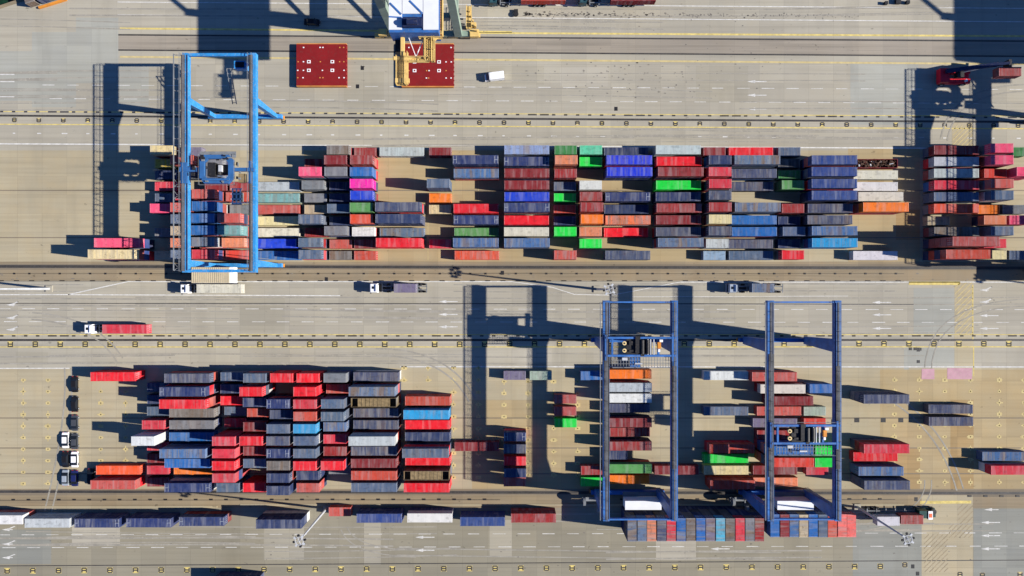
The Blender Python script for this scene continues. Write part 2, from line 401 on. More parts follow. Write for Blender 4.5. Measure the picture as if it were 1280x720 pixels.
# cable trenches with pit covers, and drains
ct = MB()
for x in range(-40, 1110, 19): 
    if 620 < x < 760: continue
    line(ct, x, 625.2-.0008*x, x+19, 625.2-.0008*x, .14, .02); c = G(x, 624.6-.0008*x); ct.cbox((c[0],c[1],.06),(.9,.45,.12))
for x in range(1212, 1400, 20): line(ct, x, 620, x+20, 620, .2, .02); c = G(x,620); ct.cbox((c[0],c[1],.06),(1.0,.5,.12))
for x in range(-20, 1130, 19): c = G(x, 342); ct.cbox((c[0],c[1],.05),(.55,.45,.1)); c = G(x+3, 351); ct.cbox((c[0],c[1],.06),(1.3,.25,.12))
line(ct,-300,342,1130,342,.09,.021)
for x, y in ((1138,436),(1144,436),(1150,436.5),(1148,452)): c = G(x,y); ct.cbox((c[0],c[1],.03),(.8,.8,.06))
for x, y in ((1042,527),(1071,525),(1104,525),(1126,525)): c = G(x,y); ct.cbox((c[0],c[1],.012),(1.4,1.3,.02))
for x, y in ((453,85),(447,108),(770,136),(1148,437),(1141,708),(1147,717),(628,341),(408,349),(1145,624)): c = G(x,y); ct.cbox((c[0],c[1],.02),(.9,1.1,.04))
tag(ct.build('cable_trench', M_DARK), kind='structure')
kb = MB()
c0, c1 = G(-300,634.6), G(272,633.4); kb.box(c0[0],c1[0],c1[1]-.25,c1[1]+.2,0,.12)
c0, c1 = G(300,633), G(1130,631); kb.box(c0[0],c1[0],c1[1]-.2,c1[1]+.2,0,.12)
tag(kb.build('kerb', M_YARD), kind='structure')

tk = MB(); TZ = [.01313]
def track(pts, w=.32, gap=1.9):
    P_ = [Vector((*G(*p),0)) for p in pts]; n_ = 14; path = []
    for a, b, c in zip(P_[:-2:2], P_[1:-1:2], P_[2::2]):
        for i in range(n_+1): u = i/n_; path.append(a*(1-u)**2+b*2*u*(1-u)+c*u*u)
    for sgn in (-1,1):
        vs = []; TZ[0] += .000131
        for i, p in enumerate(path):
            d = (path[min(i+1,len(path)-1)]-path[max(i-1,0)]).normalized(); nn = Vector((-d.y,d.x,0))
            for o_ in (-w/2, w/2): q = p+nn*(sgn*gap/2+o_); vs.append((q.x,q.y,TZ[0]))
        tk.add(vs, [(2*i,2*i+2,2*i+3,2*i+1) if True else 0 for i in range(len(path)-1)])
for yy in (362,377,394,410,440,450,647,660,676,692,96,116,133,168,176,14,30):
    for q in range(3):
        x0 = R.uniform(-200,1000); x1 = x0+R.uniform(180,520); a = yy+R.uniform(-3,3); b = yy+R.uniform(-3,3)
        track([(x0,a),((x0+x1)/2,(a+b)/2+R.uniform(-4,4)),(x1,b)], R.uniform(.22,.45))
for pts in (((1290,378),(1165,380),(1160,460)),((1160,600),(1165,650),(1060,662)),            ((1280,110),(1190,112),(1180,175)),((40,395),(120,400),(150,450)),((85,460),(90,520),(60,640)),((470,440),(560,440),(590,500)),((430,660),(440,690),(520,692)),((1120,500),(1180,540),(1200,612))):
    track(pts, R.uniform(.3,.5))
tag(tk.build('tyre_tracks', M_TRACK), kind='structure')
strip('concrete_repair_dark', M_PATCH, [(186,84,245,132),(612,82,680,106),(870,82,935,128),(430,90,480,140),(300,372,356,416),(700,440,742,456),(20,440,60,456),(480,372,520,400),(880,372,945,414),(330,655,380,700),(612,650,640,696),(455,636,476,706)], 0.0055)
strip('concrete_repair_pale', M_PATCHL, [(700,84,760,108),(560,110,600,140),(120,372,170,414),(640,438,690,457),(395,438,440,457),(90,645,150,680),(820,655,870,700)], 0.0055)
os_ = MB()
def blot(px, py, rx, ry):
    c = G(px,py); n = 9; os_.add([(c[0]+math.cos(a)*rx*R.uniform(.5,1.2), c[1]+math.sin(a)*ry*R.uniform(.5,1.2), .031) for a in [2*math.pi*i/n for i in range(n)]], [tuple(range(n))])
for i in range(260):
    x = 655+R.random()**1.3*420; blot(x, ylerp(17.5,20,x,640,1080)+R.gauss(0,1.6), R.uniform(.1,.5)*(1.2-(x-640)/500), R.uniform(.08,.3))
for i in range(90): blot(R.gauss(800,70), R.gauss(98,14), R.uniform(.08,.4), R.uniform(.08,.25))
for i in range(60): blot(R.uniform(440,1060), R.choice((30,36,57,62,80))+R.gauss(0,3), R.uniform(.08,.3), R.uniform(.06,.2))
for i in range(120): blot(R.uniform(0,1280), R.uniform(640,715), R.uniform(.08,.35), R.uniform(.06,.2))
for i in range(60): blot(R.uniform(0,1280), R.uniform(340,350), R.uniform(.1,.5), R.uniform(.06,.2))
tag(os_.build('oil_stains', M_OIL), kind='structure')
# ------------------------------------------------------------------ shipping containers
PAL = {  # key: observed lit sRGB, wear, words
 'navy':((42,58,100),.25,'navy'), 'nvh':((40,57,108),.2,'navy roof-marked'), 'gnv':((70,79,110),.55,'faded grey-navy'),
 'blu':((48,73,136),.25,'indigo blue'), 'mbl':((28,104,178),.25,'mid blue'), 'bbl':((28,58,215),.4,'cobalt blue'), 'rbl':((15,65,205),.12,'royal blue'),
 'stl':((86,106,134),.45,'steel blue'), 'blw':((70,112,165),.7,'weathered blue'), 'cyn':((35,160,215),.35,'cyan blue'), 'ltb':((150,180,205),.2,'pale blue-grey'),
 'mar':((140,36,42),.22,'maroon'), 'mrd':((164,44,46),.4,'dusty maroon-red'), 'red':((240,22,42),.12,'bright red'), 'crm':((222,52,70),.25,'crimson'),
 'sal':((208,88,78),.4,'salmon red'), 'brk':((206,74,54),.35,'brick red'), 'rdo':((226,66,50),.25,'red-orange'), 'org':((252,128,32),.15,'orange'),
 'pch':((238,140,98),.35,'peach orange'), 'grn':((8,228,72),.12,'bright green'), 'dgr':((58,138,70),.3,'dark green'), 'mgr':((94,158,88),.3,'muted green'),
 'mnt':((96,208,164),.3,'mint green'), 'wht':((230,230,226),.14,'white'), 'ofw':((226,218,200),.2,'off-white'), 'lgr':((196,204,204),.35,'light grey'),
 'cre':((238,216,160),.4,'cream'), 'bei':((206,184,148),.5,'beige'), 'gry':((124,128,136),.5,'grey'), 'gbr':((118,108,102),.8,'grey-brown'),
 'dgy':((60,64,72),.4,'charcoal'), 'pnk':((250,84,124),.2,'pink'), 'mag':((250,10,165),.15,'magenta'), 'tea':((122,176,176),.6,'teal grey'),
 'yel':((225,190,60),.4,'yellow'), 'wrn':((96,118,150),1.0,'rust-streaked blue-brown'), 'wbl':((150,172,210),.75,'speckled pale blue'), 'pat':((242,118,70),1.0,'patched orange'),
 'brr':((178,82,78),.45,'brownish red'), 'vio':((122,112,140),.5,'violet grey'), 'ora':((232,82,50),.35,'orange-red'), 'pgn':((176,196,176),.4,'pale green-grey'),
 'lbl':((90,190,225),.4,'sky blue'), 'cor':((255,118,108),.3,'coral pink'), 'oro':((250,92,40),.2,'vivid orange'), 'brn':((120,100,70),.6,'brown')}
LEN = {'L':12.19, 'S':6.06}
def corr_profile(n, x0, x1, d):       # trapezoid corrugation, list of (x, depth)
    out = []; p = (x1-x0)/n
    for i in range(n):
        a = x0+i*p
        out += [(a,0),(a+p*.32,0),(a+p*.5,d),(a+p*.82,d)]
    out.append((x1,0)); return out
MESH = {}
def container_meshes(size, hh):
    k = (size, hh)
    if k in MESH: return MESH[k]
    L = LEN[size]; w = 2.44; a, b = L/2, w/2; n = 40 if size == 'L' else 20
    m = MB()
    for sx in (-1,1):
        for sy in (-1,1): m.cbox((sx*(a-.09), sy*(b-.08), hh/2), (.18,.16,hh-.236))
    for sy in (-1,1):
        m.cbox((0, sy*(b-.03), hh-.11), (L-.364,.06,.10)); m.cbox((0, sy*(b-.03), .14), (L-.364,.06,.16))
    for zc in (hh-.11, .14): m.cbox((-a+.04, 0, zc), (.08, w-.324, .10)); m.cbox((a-.04, 0, zc), (.08, w-.324, .10))
    for sx in (-1,1):
        for sy in (-1,1):
            for zc in (.059, hh-.059): m.cbox((sx*(a-.09), sy*(b-.081), zc), (.178,.162,.118), 1)
    for sy in (-1,1):                 # corrugated side walls
        pr = corr_profile(n, -a+.183, a-.183, .036)
        vs = []; y0 = b-.012
        for x, d in pr: vs += [(x, sy*(y0-d), .222), (x, sy*(y0-d), hh-.163)]
        m.add(vs, [((2*i,2*i+2,2*i+3,2*i+1) if sy < 0 else (2*i+1,2*i+3,2*i+2,2*i)) for i in range(len(pr)-1)])
    pr = corr_profile(9, -b+.163, b-.163, .036); vs = []
    for y, d in pr: vs += [(-a+.012+d, y, .20), (-a+.012+d, y, hh-.163)]
    m.add(vs, [(2*i+1,2*i+3,2*i+2,2*i) for i in range(len(pr)-1)])
    m.quad(-a+.1, a-.1, -b+.1, b-.1, .12)
    body = m.mesh('shipping_container', [M_BOX, M_TRIM])
    r = MB(); pr = corr_profile(n, -a+.2, a-.2, .03); vs = []; zt = hh-.012
    for x, d in pr: vs += [(x, -b+.063, zt-.03+d*.999), (x, b-.063, zt-.03+d*.999)]
    r.add(vs, [(2*i,2*i+2,2*i+3,2*i+1) for i in range(len(pr)-1)])
    for sx in (-1,1): r.box(min(sx*(a-.2),sx*(a-.02)), max(sx*(a-.2),sx*(a-.02)), -b+.165, b-.165, zt-.05, zt-.004, 1)
    roof = r.mesh('roof', [M_BOX, M_TRIM])
    doors = []
    for sy in (-1,1):
        d = MB(); y0, y1 = (.012, b-.168) if sy > 0 else (-b+.168, -.012)
        d.box(a-.07, a-.02, y0, y1, .205, hh-.168)
        for yy in (y0+.25, y1-.3):
            d.cyl((a+.005,yy,.24), (a+.005,yy,hh-.2), .022, 6, 1); d.cbox((a+.0,yy+.12,1.15), (.03,.28,.05), 1)
        doors.append(d.mesh('door', [M_BOX, M_GALV]))
    mark = []
    for sx in (-1,1):
        mk = MB(); x = sx*(a-.62)
        mk.cbox((x-.42,0,hh-.004),(.11,1.9,.012)); mk.cbox((x+.42,0,hh-.004),(.11,1.9,.012)); mk.cbox((x,0,hh-.005),(.74,.13,.010))
        mark.append(mk.mesh('roof_marking', M_ROOFMARK))
    MESH[k] = (body, roof, doors, mark); return MESH[k]
def open_meshes(hh):
    k = ('open', hh)
    if k in MESH: return MESH[k]
    m = MB(); a, b = 6.095, 1.22
    m.box(-a,a,-b,b,.0,.2)
    for sy in (-1,1): m.box(-a,a, min(sy*b,sy*(b-.1)), max(sy*b,sy*(b-.1)), .2, hh)
    for sx in (-1,1): m.box(min(sx*a,sx*(a-.12)), max(sx*a,sx*(a-.12)), -b+.1, b-.1, .2, hh-.004)
    MESH[k] = m.mesh('open_top_container', M_BOX)
    return MESH[k]

REC = []
UNDER = MB(); UNDER_COL = []
def under_box(cx, cy, rz, size, z0, hh, colour):
    L = LEN[size]; n0 = len(UNDER.f)
    def loc(x0,x1,y0,y1,za,zb):
        c, s_ = math.cos(rz), math.sin(rz)
        vs = [(cx+x*c-y*s_, cy+x*s_+y*c, zz) for zz in (za,zb) for x,y in ((x0,y0),(x1,y0),(x1,y1),(x0,y1))]
        UNDER.add(vs, [(3,2,1,0),(4,5,6,7),(0,1,5,4),(1,2,6,5),(2,3,7,6),(3,0,4,7)])
    a, b = L/2, 1.22
    loc(-a+.04,a-.04,-b+.04,b-.04,z0+.06,z0+hh-.06)
    for sx in (-1,1):
        for sy in (-1,1):
            x, y = sx*(a-.09), sy*(b-.08); loc(x-.09,x+.09,y-.08,y+.08,z0+.002,z0+hh-.002)
    for sy in (-1,1):
        for zz in (.12, hh-.1): loc(-a+.19,a-.19,sy*(b-.03)-.03,sy*(b-.03)+.03,z0+zz-.06,z0+zz+.05)
    nr = 24 if size == 'L' else 12
    for i in range(nr):
        x = -a+.35+i*(L-.7)/(nr-1)
        for sy in (-1,1): loc(x-.09,x+.09,sy*(b-.03)-.022,sy*(b-.03)+.022,z0+.18,z0+hh-.16)
    UNDER_COL.extend([colour]*(len(UNDER.f)-n0))
UPAL = ['navy','navy','stl','mar','mrd','red','crm','sal','gry','mbl','blu','brk','wht','gnv','brr','navy']
def cont(gx, gy, n, key, size='L', block='', row=0, rz=0.0, hc=False, z0=0.0, kind='box', name=None, lab=None, stack=True, worn=0):
    """one container: ground position of its WEST end / centre line in photo pixels, n levels high"""
    hh = 2.896 if hc else U
    L = LEN[size]
    if rz == 0.0: cx, cy = gx/S + L/2, -gy/S
    else: cx, cy = gx/S, -gy/S
    cx += R.uniform(-.06,.06); cy += R.uniform(-.05,.05)
    c, wear, words = PAL[key]
    jit = R.uniform(.93,1.07); col = tuple(min(.82,v*jit*R.uniform(.96,1.04)) for v in alb(*c)); wear = min(1, max(.08, wear+worn+R.uniform(-.05,.25)))
    z = z0
    if stack:
        for i in range(n-1):
            uc = PAL[R.choice(UPAL if rz == 0 else ('navy','dgy','nvh','gbr'))][0] if R.random() < .6 or rz else c  # end-on row: lower tiers take dark colours to paint in shade on their north faces
            under_box(cx, cy, rz, size, z, hh, (*alb(*uc),1)); z += hh
    ang = rz + (math.pi if R.random() < .35 else 0) + R.uniform(-.0035,.0035)
    if kind == 'box':
        body, roof, doors, mark = container_meshes(size, hh)
        o = put('shipping_container', body, None, (cx,cy,z), ang); o.color = (*col, wear)
        ch = [put('roof', roof, o)] + [put('door', d, o) for d in doors]
        if key == 'nvh': ch += [put('roof_marking', q, o) for q in mark]
        for q in ch: q.color = o.color
    else:
        o = put('open_top_container', open_meshes(hh), None, (cx,cy,z), ang); o.color = (*col, wear)
        if kind == 'tarp':
            t = MB(); t.box(-4.3,4.3,-1.08,1.08,hh-.45,hh-.12)
            for i in range(9): x = -4.2+i*1.05; t.cbox((x,0,hh-.085),(.12,2.1,.07))
            t.build('tarpaulin', M_TARP, o)
    REC.append(dict(o=o, key=key, words=words, size=size, block=block, row=row, x=cx, y=cy, n=n, kind=kind, lab=lab))
    return o, (cx, cy, z+hh)

UPPER = {
1:"-16 2 cre;-15 1 vio;-9 2 gbr;-8 1 mrd;-7 1 lgr L;-5 1 mar;-2 2 wbl L;0 2 dgr;1 2 mnt;2 1 navy L;4 2 lgr L;6 1 mar;7 1 red L;9 1 stl;15 2 mar L;17 3 pnk;18 1 dgr",
2:"-16 1 yel;-15 3 brk;-14 2 gry;-10 1 mar;-9 3 mar;-8 3 mrd;-4 3 nvh L;-2 2h nvh L;0 3 pch;1 2 grn;2 3 bbl L;4 2h red L;6 3 navy;7 3 wrn L;9 1 dgy;10 3 blu L;12 1 mar L open;15 2 lgr L;17 3 pnk",
3:"-16 1 navy;-15 1 dgy;-14 2 stl;-10 3 pnk;-9 3 gry;-8 3 mbl;-4 2 blw L;-2 2 mar L;0 2 mrd;2 3 bbl L;4 3 mar L;6 3 crm;7 2 gnv L;9 1 dgr;10 3 blu L;12 1 ofw L;15 2 lgr L;17 2 rdo;18 3 pnk",
4:"-16 1 crm;-14 1 mar;-13 1 mrd;-12 1 lgr L;-10 2 gry;-9 1 navy;-8 3 mag;-5 3 stl;-2 2 mar L;0 1 stl;1 2 wht;4 2 grn L;6 3 crm;7 1 gnv L;9 2 mgr;10 3 blu L;12 1 wht L;15 2 crm L;17 3 sal",
5:"-16 1 stl;-15 2 crm;-14 4 sal;-13 2 brk;-12 1 tea L;-10 1 gry;-9 1 navy;-8 3 rbl;-5 1 org;-2 2 rbl L;0 1 grn;1 2 mrd;2 2 nvh L;4 2 navy L;6 3 gnv;10 3 blu L;12 2 ofw L;15 2 stl L;17 3 stl",
6:"-16 2 pnk;-15 3 sal;-14 4 mbl;-13 1 gry;-12 1 sal L;-10 1 bei;-9 2 stl;-8 3 mgr;-7 3h gnv L;-5 1 cre;-4 2 red L;-2 3 nvh L;0 1 brk;1 3 mrd;2 1 navy L;4 2h mrd L;6 3 mrd;7 3 wrn L;9 2 mrd;10 2 gnv L;12 3 org L;15 2 ora L;17 1 org;18 1 gry",
7:"-15 3 stl;-14 4 mbl;-13 4 sal;-12 1 cre L;-10 3 stl;-9 1 navy;-8 3 ora;-7 3h navy L;-4 2 nvh L;-2 2 red L;0 1 navy;1 3 org;2 2 pat L;4 2 mar L;6 3 cre;7 2 mbl L;9 1 navy;10 2 gnv L;15 1 bei;17 2 pch;18 2 pnk",
8:"-16 1 gry;-15 3 bei;-14 4 mbl;-13 4 tea;-12 1 ofw L;-10 1 mrd;-9 3 gry;-8 2 wht;-7 1 wrn L;-4 1 mgr L;-2 2 ofw L;0 2 grn;1 2 pch;2 1 red L;4 2 gnv L;6 3 gnv;7 2 mbl L;9 2h stl;10 3 blw L;15 2 gbr L;17 3 stl",
9:"-18 3 pnk L;-15 3 pch;-14 4 stl;-13 3 pch;-12 2 rbl L;-10 3 stl;-9 1 sal;-8 1 mar;-7 3 red L;-5 1 crm;-4 3 blw L;-2 3 blw L;1 2 grn;4 3 wrn L;6 2 lgr;7 1 gnv L;9 1 navy;10 3 cyn L;15 5 brr L;17 2 crm",
10:"-18 4 cre L;-16 1 bei;-15 3 stl;-14 4 crm;-13 2 rdo;-12 1 mbl L;-10 3 stl;-9 1 gbr;-8 1 brk;-4 1 ora L;0 2 sal;2 2 gnv L;6 1 ltb;7 1 stl L;9 2 red;12 1 wht L;15 4 brk L;17 2 cre;18 2 stl"}
OPEN_SCRAP = None
for r, line_ in UPPER.items():
    for it in line_.split(';'):
        p = it.split(); j = int(p[0]); hc = p[1].endswith('h'); n = int(p[1].rstrip('h'))
        size = 'L' if 'L' in p else 'S'
        L0 = 49.6+30.75*j+(2 if size == 'S' else 2.5)
        if j == 12 and r == 5: L0 -= 0
        o, top = cont(L0, -168+14.2*(r-1), n, p[2], size, 'upper yard' if j < 14 else 'yard block at the right edge', r, hc=hc, kind='open' if 'open' in p else 'box')
        if 'open' in p: OPEN_SCRAP = top
sc = MB()
for i in range(150):
    x = OPEN_SCRAP[0]+R.uniform(-5.6,5.6); y = OPEN_SCRAP[1]+R.uniform(-.85,.85); z_ = OPEN_SCRAP[2]-.5+R.uniform(-.4,.3)
    a = R.uniform(0,6.3); l = R.uniform(.3,1.1)
    sc.beam((x-l*math.cos(a)*.5, max(OPEN_SCRAP[1]-1.0,min(OPEN_SCRAP[1]+1.0,y-l*math.sin(a)*.4)), z_), (x+l*math.cos(a)*.5, max(OPEN_SCRAP[1]-1.0,min(OPEN_SCRAP[1]+1.0,y+l*math.sin(a)*.4)), z_+R.uniform(-.2,.2)), R.uniform(.1,.4), R.uniform(.05,.3), 1 if R.random() < .06 else 0)
tag(sc.build('scrap_metal', [M_SCRAP, M_GALV]), 'rusty mixed scrap metal filling the open maroon container', 'scrap metal', kind='stuff')

CB = dict(a=-513,b=-450,c=-417,d=-354.6,e=-322.5,f=-290.3,g=-258.5,h=-226,i=-193,k=-130,m=-71,o=-10,p=22,q=52.5,s=85,t=119,u=176)
LOWER = {
1:"a 2 red L;c 3 gnv L;d 2 stl;e 3 stl;f 3 red;g 3 red;h 3 gry;i 2 gnv L;o 1 vio;p 1 pgn;s 1 mbl;237 1 wht L;292 2 sal L",
2:"b 1 navy;c 4 nvh L;d 2 navy;e 4 red;g 4 red;h 2 sal;i 4 wrn L;302.5 2 ofw L;362 2 mbl",
3:"b 1 navy;c 4 red L;d 2 red;e 3 navy;f 4 nvh;g 4 crm;h 4 stl;i 3 brn L tarp;k 2 brk L;q 1 brr;312 2 mar L",
4:"b 1 stl;c 2 gbr L;d 1 stl;e 2 brk;f 3 navy;g 4 brk;h 4 stl;i 2 gnv L;k 3 cyn L;q 1 brr;237 1 stl L;302 1 sal L;360 1 pgn",
5:"b 2 crm;c 2 gry L;d 1 crm;e 3 mar;f 4 stl;g 4 cyn;h 3 blw;i 2 gnv L;k 2 red L;q 1 grn;297 1 vio L;360 1 rdo",
6:"b 4 wht;c 2 mbl L;d 4 crm;e 4 red;f 4 gnv;g 4 stl;h 3 crm;i 4 lgr L;k 2 navy L;o 2 nvh;302 1 mrd L",
7:"b 1 crm;c 4 blw L;d 4 crm;e 3 mar;f 4 nvh;g 4 stl;h 3 mrd;i 3 gnv L;k 4 stl L;m 1 mar L;o 2 gnv;240 2 brk L",
8:"b 1 mar;c 3 mbl L;d 4 red;e 3 stl;f 4 gbr;g 4 red;h 4 red;i 3 mar L;k 2 red L;o 2 red;237 1 grn L",
9:"a 1 oro L;b 1 crm;c 1 org L;d 4 crm;f 4 navy;g 3 navy;h 1 gry;i 3 brk L;k 3 brn L tarp;o 2 navy;s 1 mrd;u 1 mar L;237 1 cre L;297 1 mar L;363 1 crm",
10:"a 2 sal L;b 1 mar;c 3 nvh L;d 3 stl;e 3 red;f 4 navy;g 3 sal;i 3 stl L;k 3 red L;o 1 sal;s 1 grn;241 2 brk L;298 1 pch L"}
for r, line_ in LOWER.items():
    for it in line_.split(';'):
        p = it.split(); x = CB[p[0]] if p[0] in CB else float(p[0]); n = int(p[1])
        blk = 'lower left yard' if x < -75 else ('lower middle yard' if x < 200 else 'lower right yard')
        cont(x, 108+14.6*(r-1), n, p[2], 'L' if 'L' in p else 'S', blk, r, kind='tarp' if 'tarp' in p else 'box')
for r, y, n, k, s_ in ((1,105,2,'org','L'),(2,121,2,'lgr','L'),(3,134.2,2,'wht','L'),(4,148,1,'gnv','L'),(5,163.7,2,'mar','L'),(6,177.6,1,'mrd','L'),(7,192.2,2,'mrd','L'),(8,206,1,'navy','S'),(9,219.8,2,'mgr','L'),(10,236.5,1,'org','L')):
    cont(115.3, y, n, k, s_, 'lower middle yard', r)
for r, x, y, k, s_ in ((7,302,192.7,'mbl','L'),(7,358.5,192.7,'grn','S'),(8,302.5,206.4,'rdo','L'),(8,358.5,206.4,'grn','S')): cont(x, y, 4, k, s_, 'lower right yard', r)
for x, y, n, k in ((422,133.3,3,'gnv'),(514,149.4,1,'gnv'),(514,164.7,1,'gnv'),(422,192.8,3,'crm'),(421,208,1,'red'),(421.5,223,2,'blw'),(422.5,236.5,3,'gnv'),(580,207.7,1,'blw'),(582.7,221.5,2,'crm')):
    cont(x, y, n, k, 'L', 'boxes right of the rightmost crane', 1)
for x, y, n, k, s_ in ((-650,282,2,'wht','L'),(-593,286,2,'lgr','L'),(-532,286,2,'nvh','L'),(-469,285.6,2,'nvh','L'),(-404.7,284,2,'nvh','L'),(-307,283,3,'navy','L'),(-226,276,1,'sal','S'),(-189,280,2,'blu','L'),(-127.4,279.7,2,'wht','L'),(-63,284,2,'blu','L'),(-1,279.7,2,'mrd','L')):
    cont(x, y, n, k, s_, 'row along the bottom road', 1)
cont(-364, 359.5, 2, 'navy', 'L', 'bottom edge', 1, lab='navy container cut off by the bottom edge, left of the centre')
e1 = ['stl','wrn','pch','gnv','crm','mbl','gbr','mbl','vio','lbl','gbr','crm','gry','mrd']; e2 = ['mbl','mar','blw','bei','mbl','stl','ora','cor','cor']
for i, k in enumerate(e1): cont(136.2+11.6*(i+.5), 285.9, 4, k, 'S', 'end-on row at the bottom', 1, rz=math.pi/2, worn=.45)
for i, k in enumerate(e2): cont(298.7+2+11.5*(i+.5)+9, 285.3, 3, k, 'S', 'end-on row at the bottom', 1, rz=math.pi/2, worn=.15)
# two boxes at the quay edge in the top-left corner
qa_ = math.atan2(dy, dx)
for (px, py, k, l) in ((41,-5,'gbr','grey-brown container standing at the quay edge in the top left corner'),(66,-4,'navy','blue container standing behind the orange kerb at the top left quay edge')):
    c = G(px,py); o, _ = cont(c[0]*S, -c[1]*S, 1, k, 'S', 'quay', 1, rz=qa_ if px > 50 else qa_+math.pi/2, lab=l)
qk = MB(); c0, c1 = G(50,10.5), G(84,0); qk.beam((*c0,.35),(*c1,.35),.5,.7)
tag(qk.build('kerb_barrier', M_ORANGE), 'orange-red barrier along the quay edge, top left corner', 'barrier')

# containers under the top ones, which only show a side or a gap: one mass
uo_me = UNDER.mesh('stacked_containers_below', M_BOXA)
ca = uo_me.attributes.new('paint', 'FLOAT_COLOR', 'FACE')
ca.data.foreach_set('color', [v for c in UNDER_COL for v in c])
tag(put('stacked_containers_below', uo_me), 'lower tiers of mixed coloured containers underneath the top boxes', 'containers', kind='stuff')

# ------------------------------------------------------------------ rail-mounted gantry cranes
def railing(m, pts, h=1.1, step=2.4, w=.06, mi=0):
    for p, q in zip(pts, pts[1:]):
        p, q = Vector(p), Vector(q); d = q-p; n = max(1, int(d.length/step))
        for hh in (h, h*.55): m.beam(p+Vector((0,0,hh)), q+Vector((0,0,hh)), w, w, mi)
        for i in range(n+1): c = p+d*(i/n); m.beam(c, c+Vector((0,0,h)), w, w, mi)
def rmg(name, label, gxl, gxr, rn, rs, en, es, h, mat, trolley_y, style):
    xl, xr, yn, ys, ten, tes = gxl/S, gxr/S, -rn/S, -rs/S, -en/S, -es/S
    xc = (xl+xr)/2; yc = (yn+ys)/2
    t = empty(name, (xc, yc, 0)); tag(t, label, 'gantry crane', 'gantry cranes over the container yards')
    X = lambda x: x-xc
    Y = lambda y: y-yc
    gw, gd = .72 if style == 1 else .80, 1.6
    for x, sgn in ((xl,-1),(xr,1)):
        g = MB(); g.box(X(x)-gw, X(x)+gw, Y(tes), Y(ten), h-gd, h)
        for i in range(26):
            y = Y(tes)+(i+.5)*(ten-tes)/26; g.box(X(x)-gw-.02, X(x)+gw+.02, y-.06, y+.06, h-gd+.02, h-.03)
        go = g.build('girder', mat, t)
        w = MB(); a, b = (X(x)-gw-.25, X(x)-.02) if style == 1 else (X(x)-.2, X(x)+.2)
        w.box(a, b, Y(tes)+.3, Y(ten)-.5, h+.003, h+.08)
        if style != 1: w.box(X(x)-gw+(.25 if sgn < 0 else .05), X(x)+gw-(.05 if sgn < 0 else .3), Y(tes)+(11 if sgn < 0 else 13), Y(yn)-(2 if sgn < 0 else 5), h+.081, h+.12)
        railing(w, [(a,Y(tes)+.3,h+.08),(a,Y(ten)-.3,h+.08)], mi=1); railing(w, [(b,Y(tes)+.3,h+.08),(b,Y(ten)-.3,h+.08)], mi=1)
        w.build('walkway', [M_GRATE if style == 1 else M_GRATE2, M_STEELG], go)
        rr = MB(); xx = X(x)-sgn*.6; rr.box(xx-.07, xx+.07, Y(tes)+.5, Y(ten)-.5, h+.003, h+.16)
        rr.build('trolley_rail', M_RAIL, go)
    for y in (ten, tes):
        yy = Y(y)-(.4 if y == ten else -.4)
        b = MB(); e_ = .35 if style == 1 else .2; b.box(X(xl)+gw+.03, X(xr)-gw-.03, yy-e_, yy+e_, h-.95, h-.06); b.build('end_beam', mat, t)
    for y in (yn, ys):
        s = MB(); s.box(X(xl)-1.6, X(xr)+1.6, Y(y)-.55, Y(y)+.55, 1.15, 2.45); s.build('sill_beam', mat, t)
        for x in (xl, xr):
            l = MB(); l.frus((X(x),Y(y),2.45),(1.0 if style == 1 else 1.5,1.0 if style == 1 else 2.0),(X(x),Y(y),h-gd),(1.35 if style == 1 else 1.6,1.7 if style == 1 else 3.2))
            l.build('leg', mat, t)
            for k in (-.95, .95):
                bg = MB(); bg.box(X(x)+k-.9, X(x)+k+.9, Y(y)-.45, Y(y)+.45, .5, 1.15)
                bo = bg.build('bogie', M_ORANGE, t)
                wh = MB()
                for q in (-.45,.45): wh.cyl((X(x)+k+q,Y(y)-.3,.4),(X(x)+k+q,Y(y)+.3,.4),.38,12)
                wh.build('wheel', M_DARK, bo)
    for x in (xl, xr):                 # side ties between the leg feet heads
        b = MB(); b.beam((X(x),Y(yn)-1.2,h-gd-.9),(X(x),Y(yn)-5.5,h-gd-.05),.5,.5); b.beam((X(x),Y(ys)+1.2,h-gd-.9),(X(x),Y(ys)+5.5,h-gd-.05),.5,.5)
        b.build('knee_brace', mat, t)
    f = MB(); fx = X(xl)-gw-(1.75 if style == 1 else .8)
    f.beam((fx,Y(tes)+.5,h+.75),(fx,Y(ten)-.5,h+.75),.2,.24)
    n = int((ten-tes)/3)
    for i in range(n+1):
        y = Y(tes)+.5+i*(ten-tes-1)/n; f.beam((X(xl)-gw,y,h-.2),(fx,y,h-.2),.12,.12); f.beam((fx,y,h-.2),(fx,y,h+.75),.12,.12)
        if style == 1 and i % 1 == 0 and y < Y(-trolley_y and -trolley_y/S)+1:
            f.beam((fx,y,h+.6),(fx+.35,y+.8,h-.9),.09); f.beam((fx+.35,y+.8,h-.9),(fx,y+1.8,h+.6),.09)
    f.build('cable_festoon', M_STEELG, t)
    st = MB()                         # caged ladder up the south leg
    for q in (-.28,.28): st.beam((X(xr)+q,Y(ys)+1.45,2.5),(X(xr)+q,Y(ys)+1.45,h-.2),.08)
    for q in range(28): st.beam((X(xr)-.28,Y(ys)+1.45,2.8+q*.55),(X(xr)+.28,Y(ys)+1.45,2.8+q*.55),.05)
    st.build('access_ladder', M_STEELG, t)
    # trolley
    ty = Y(-trolley_y/S); zt = h+.35
    tr = MB()
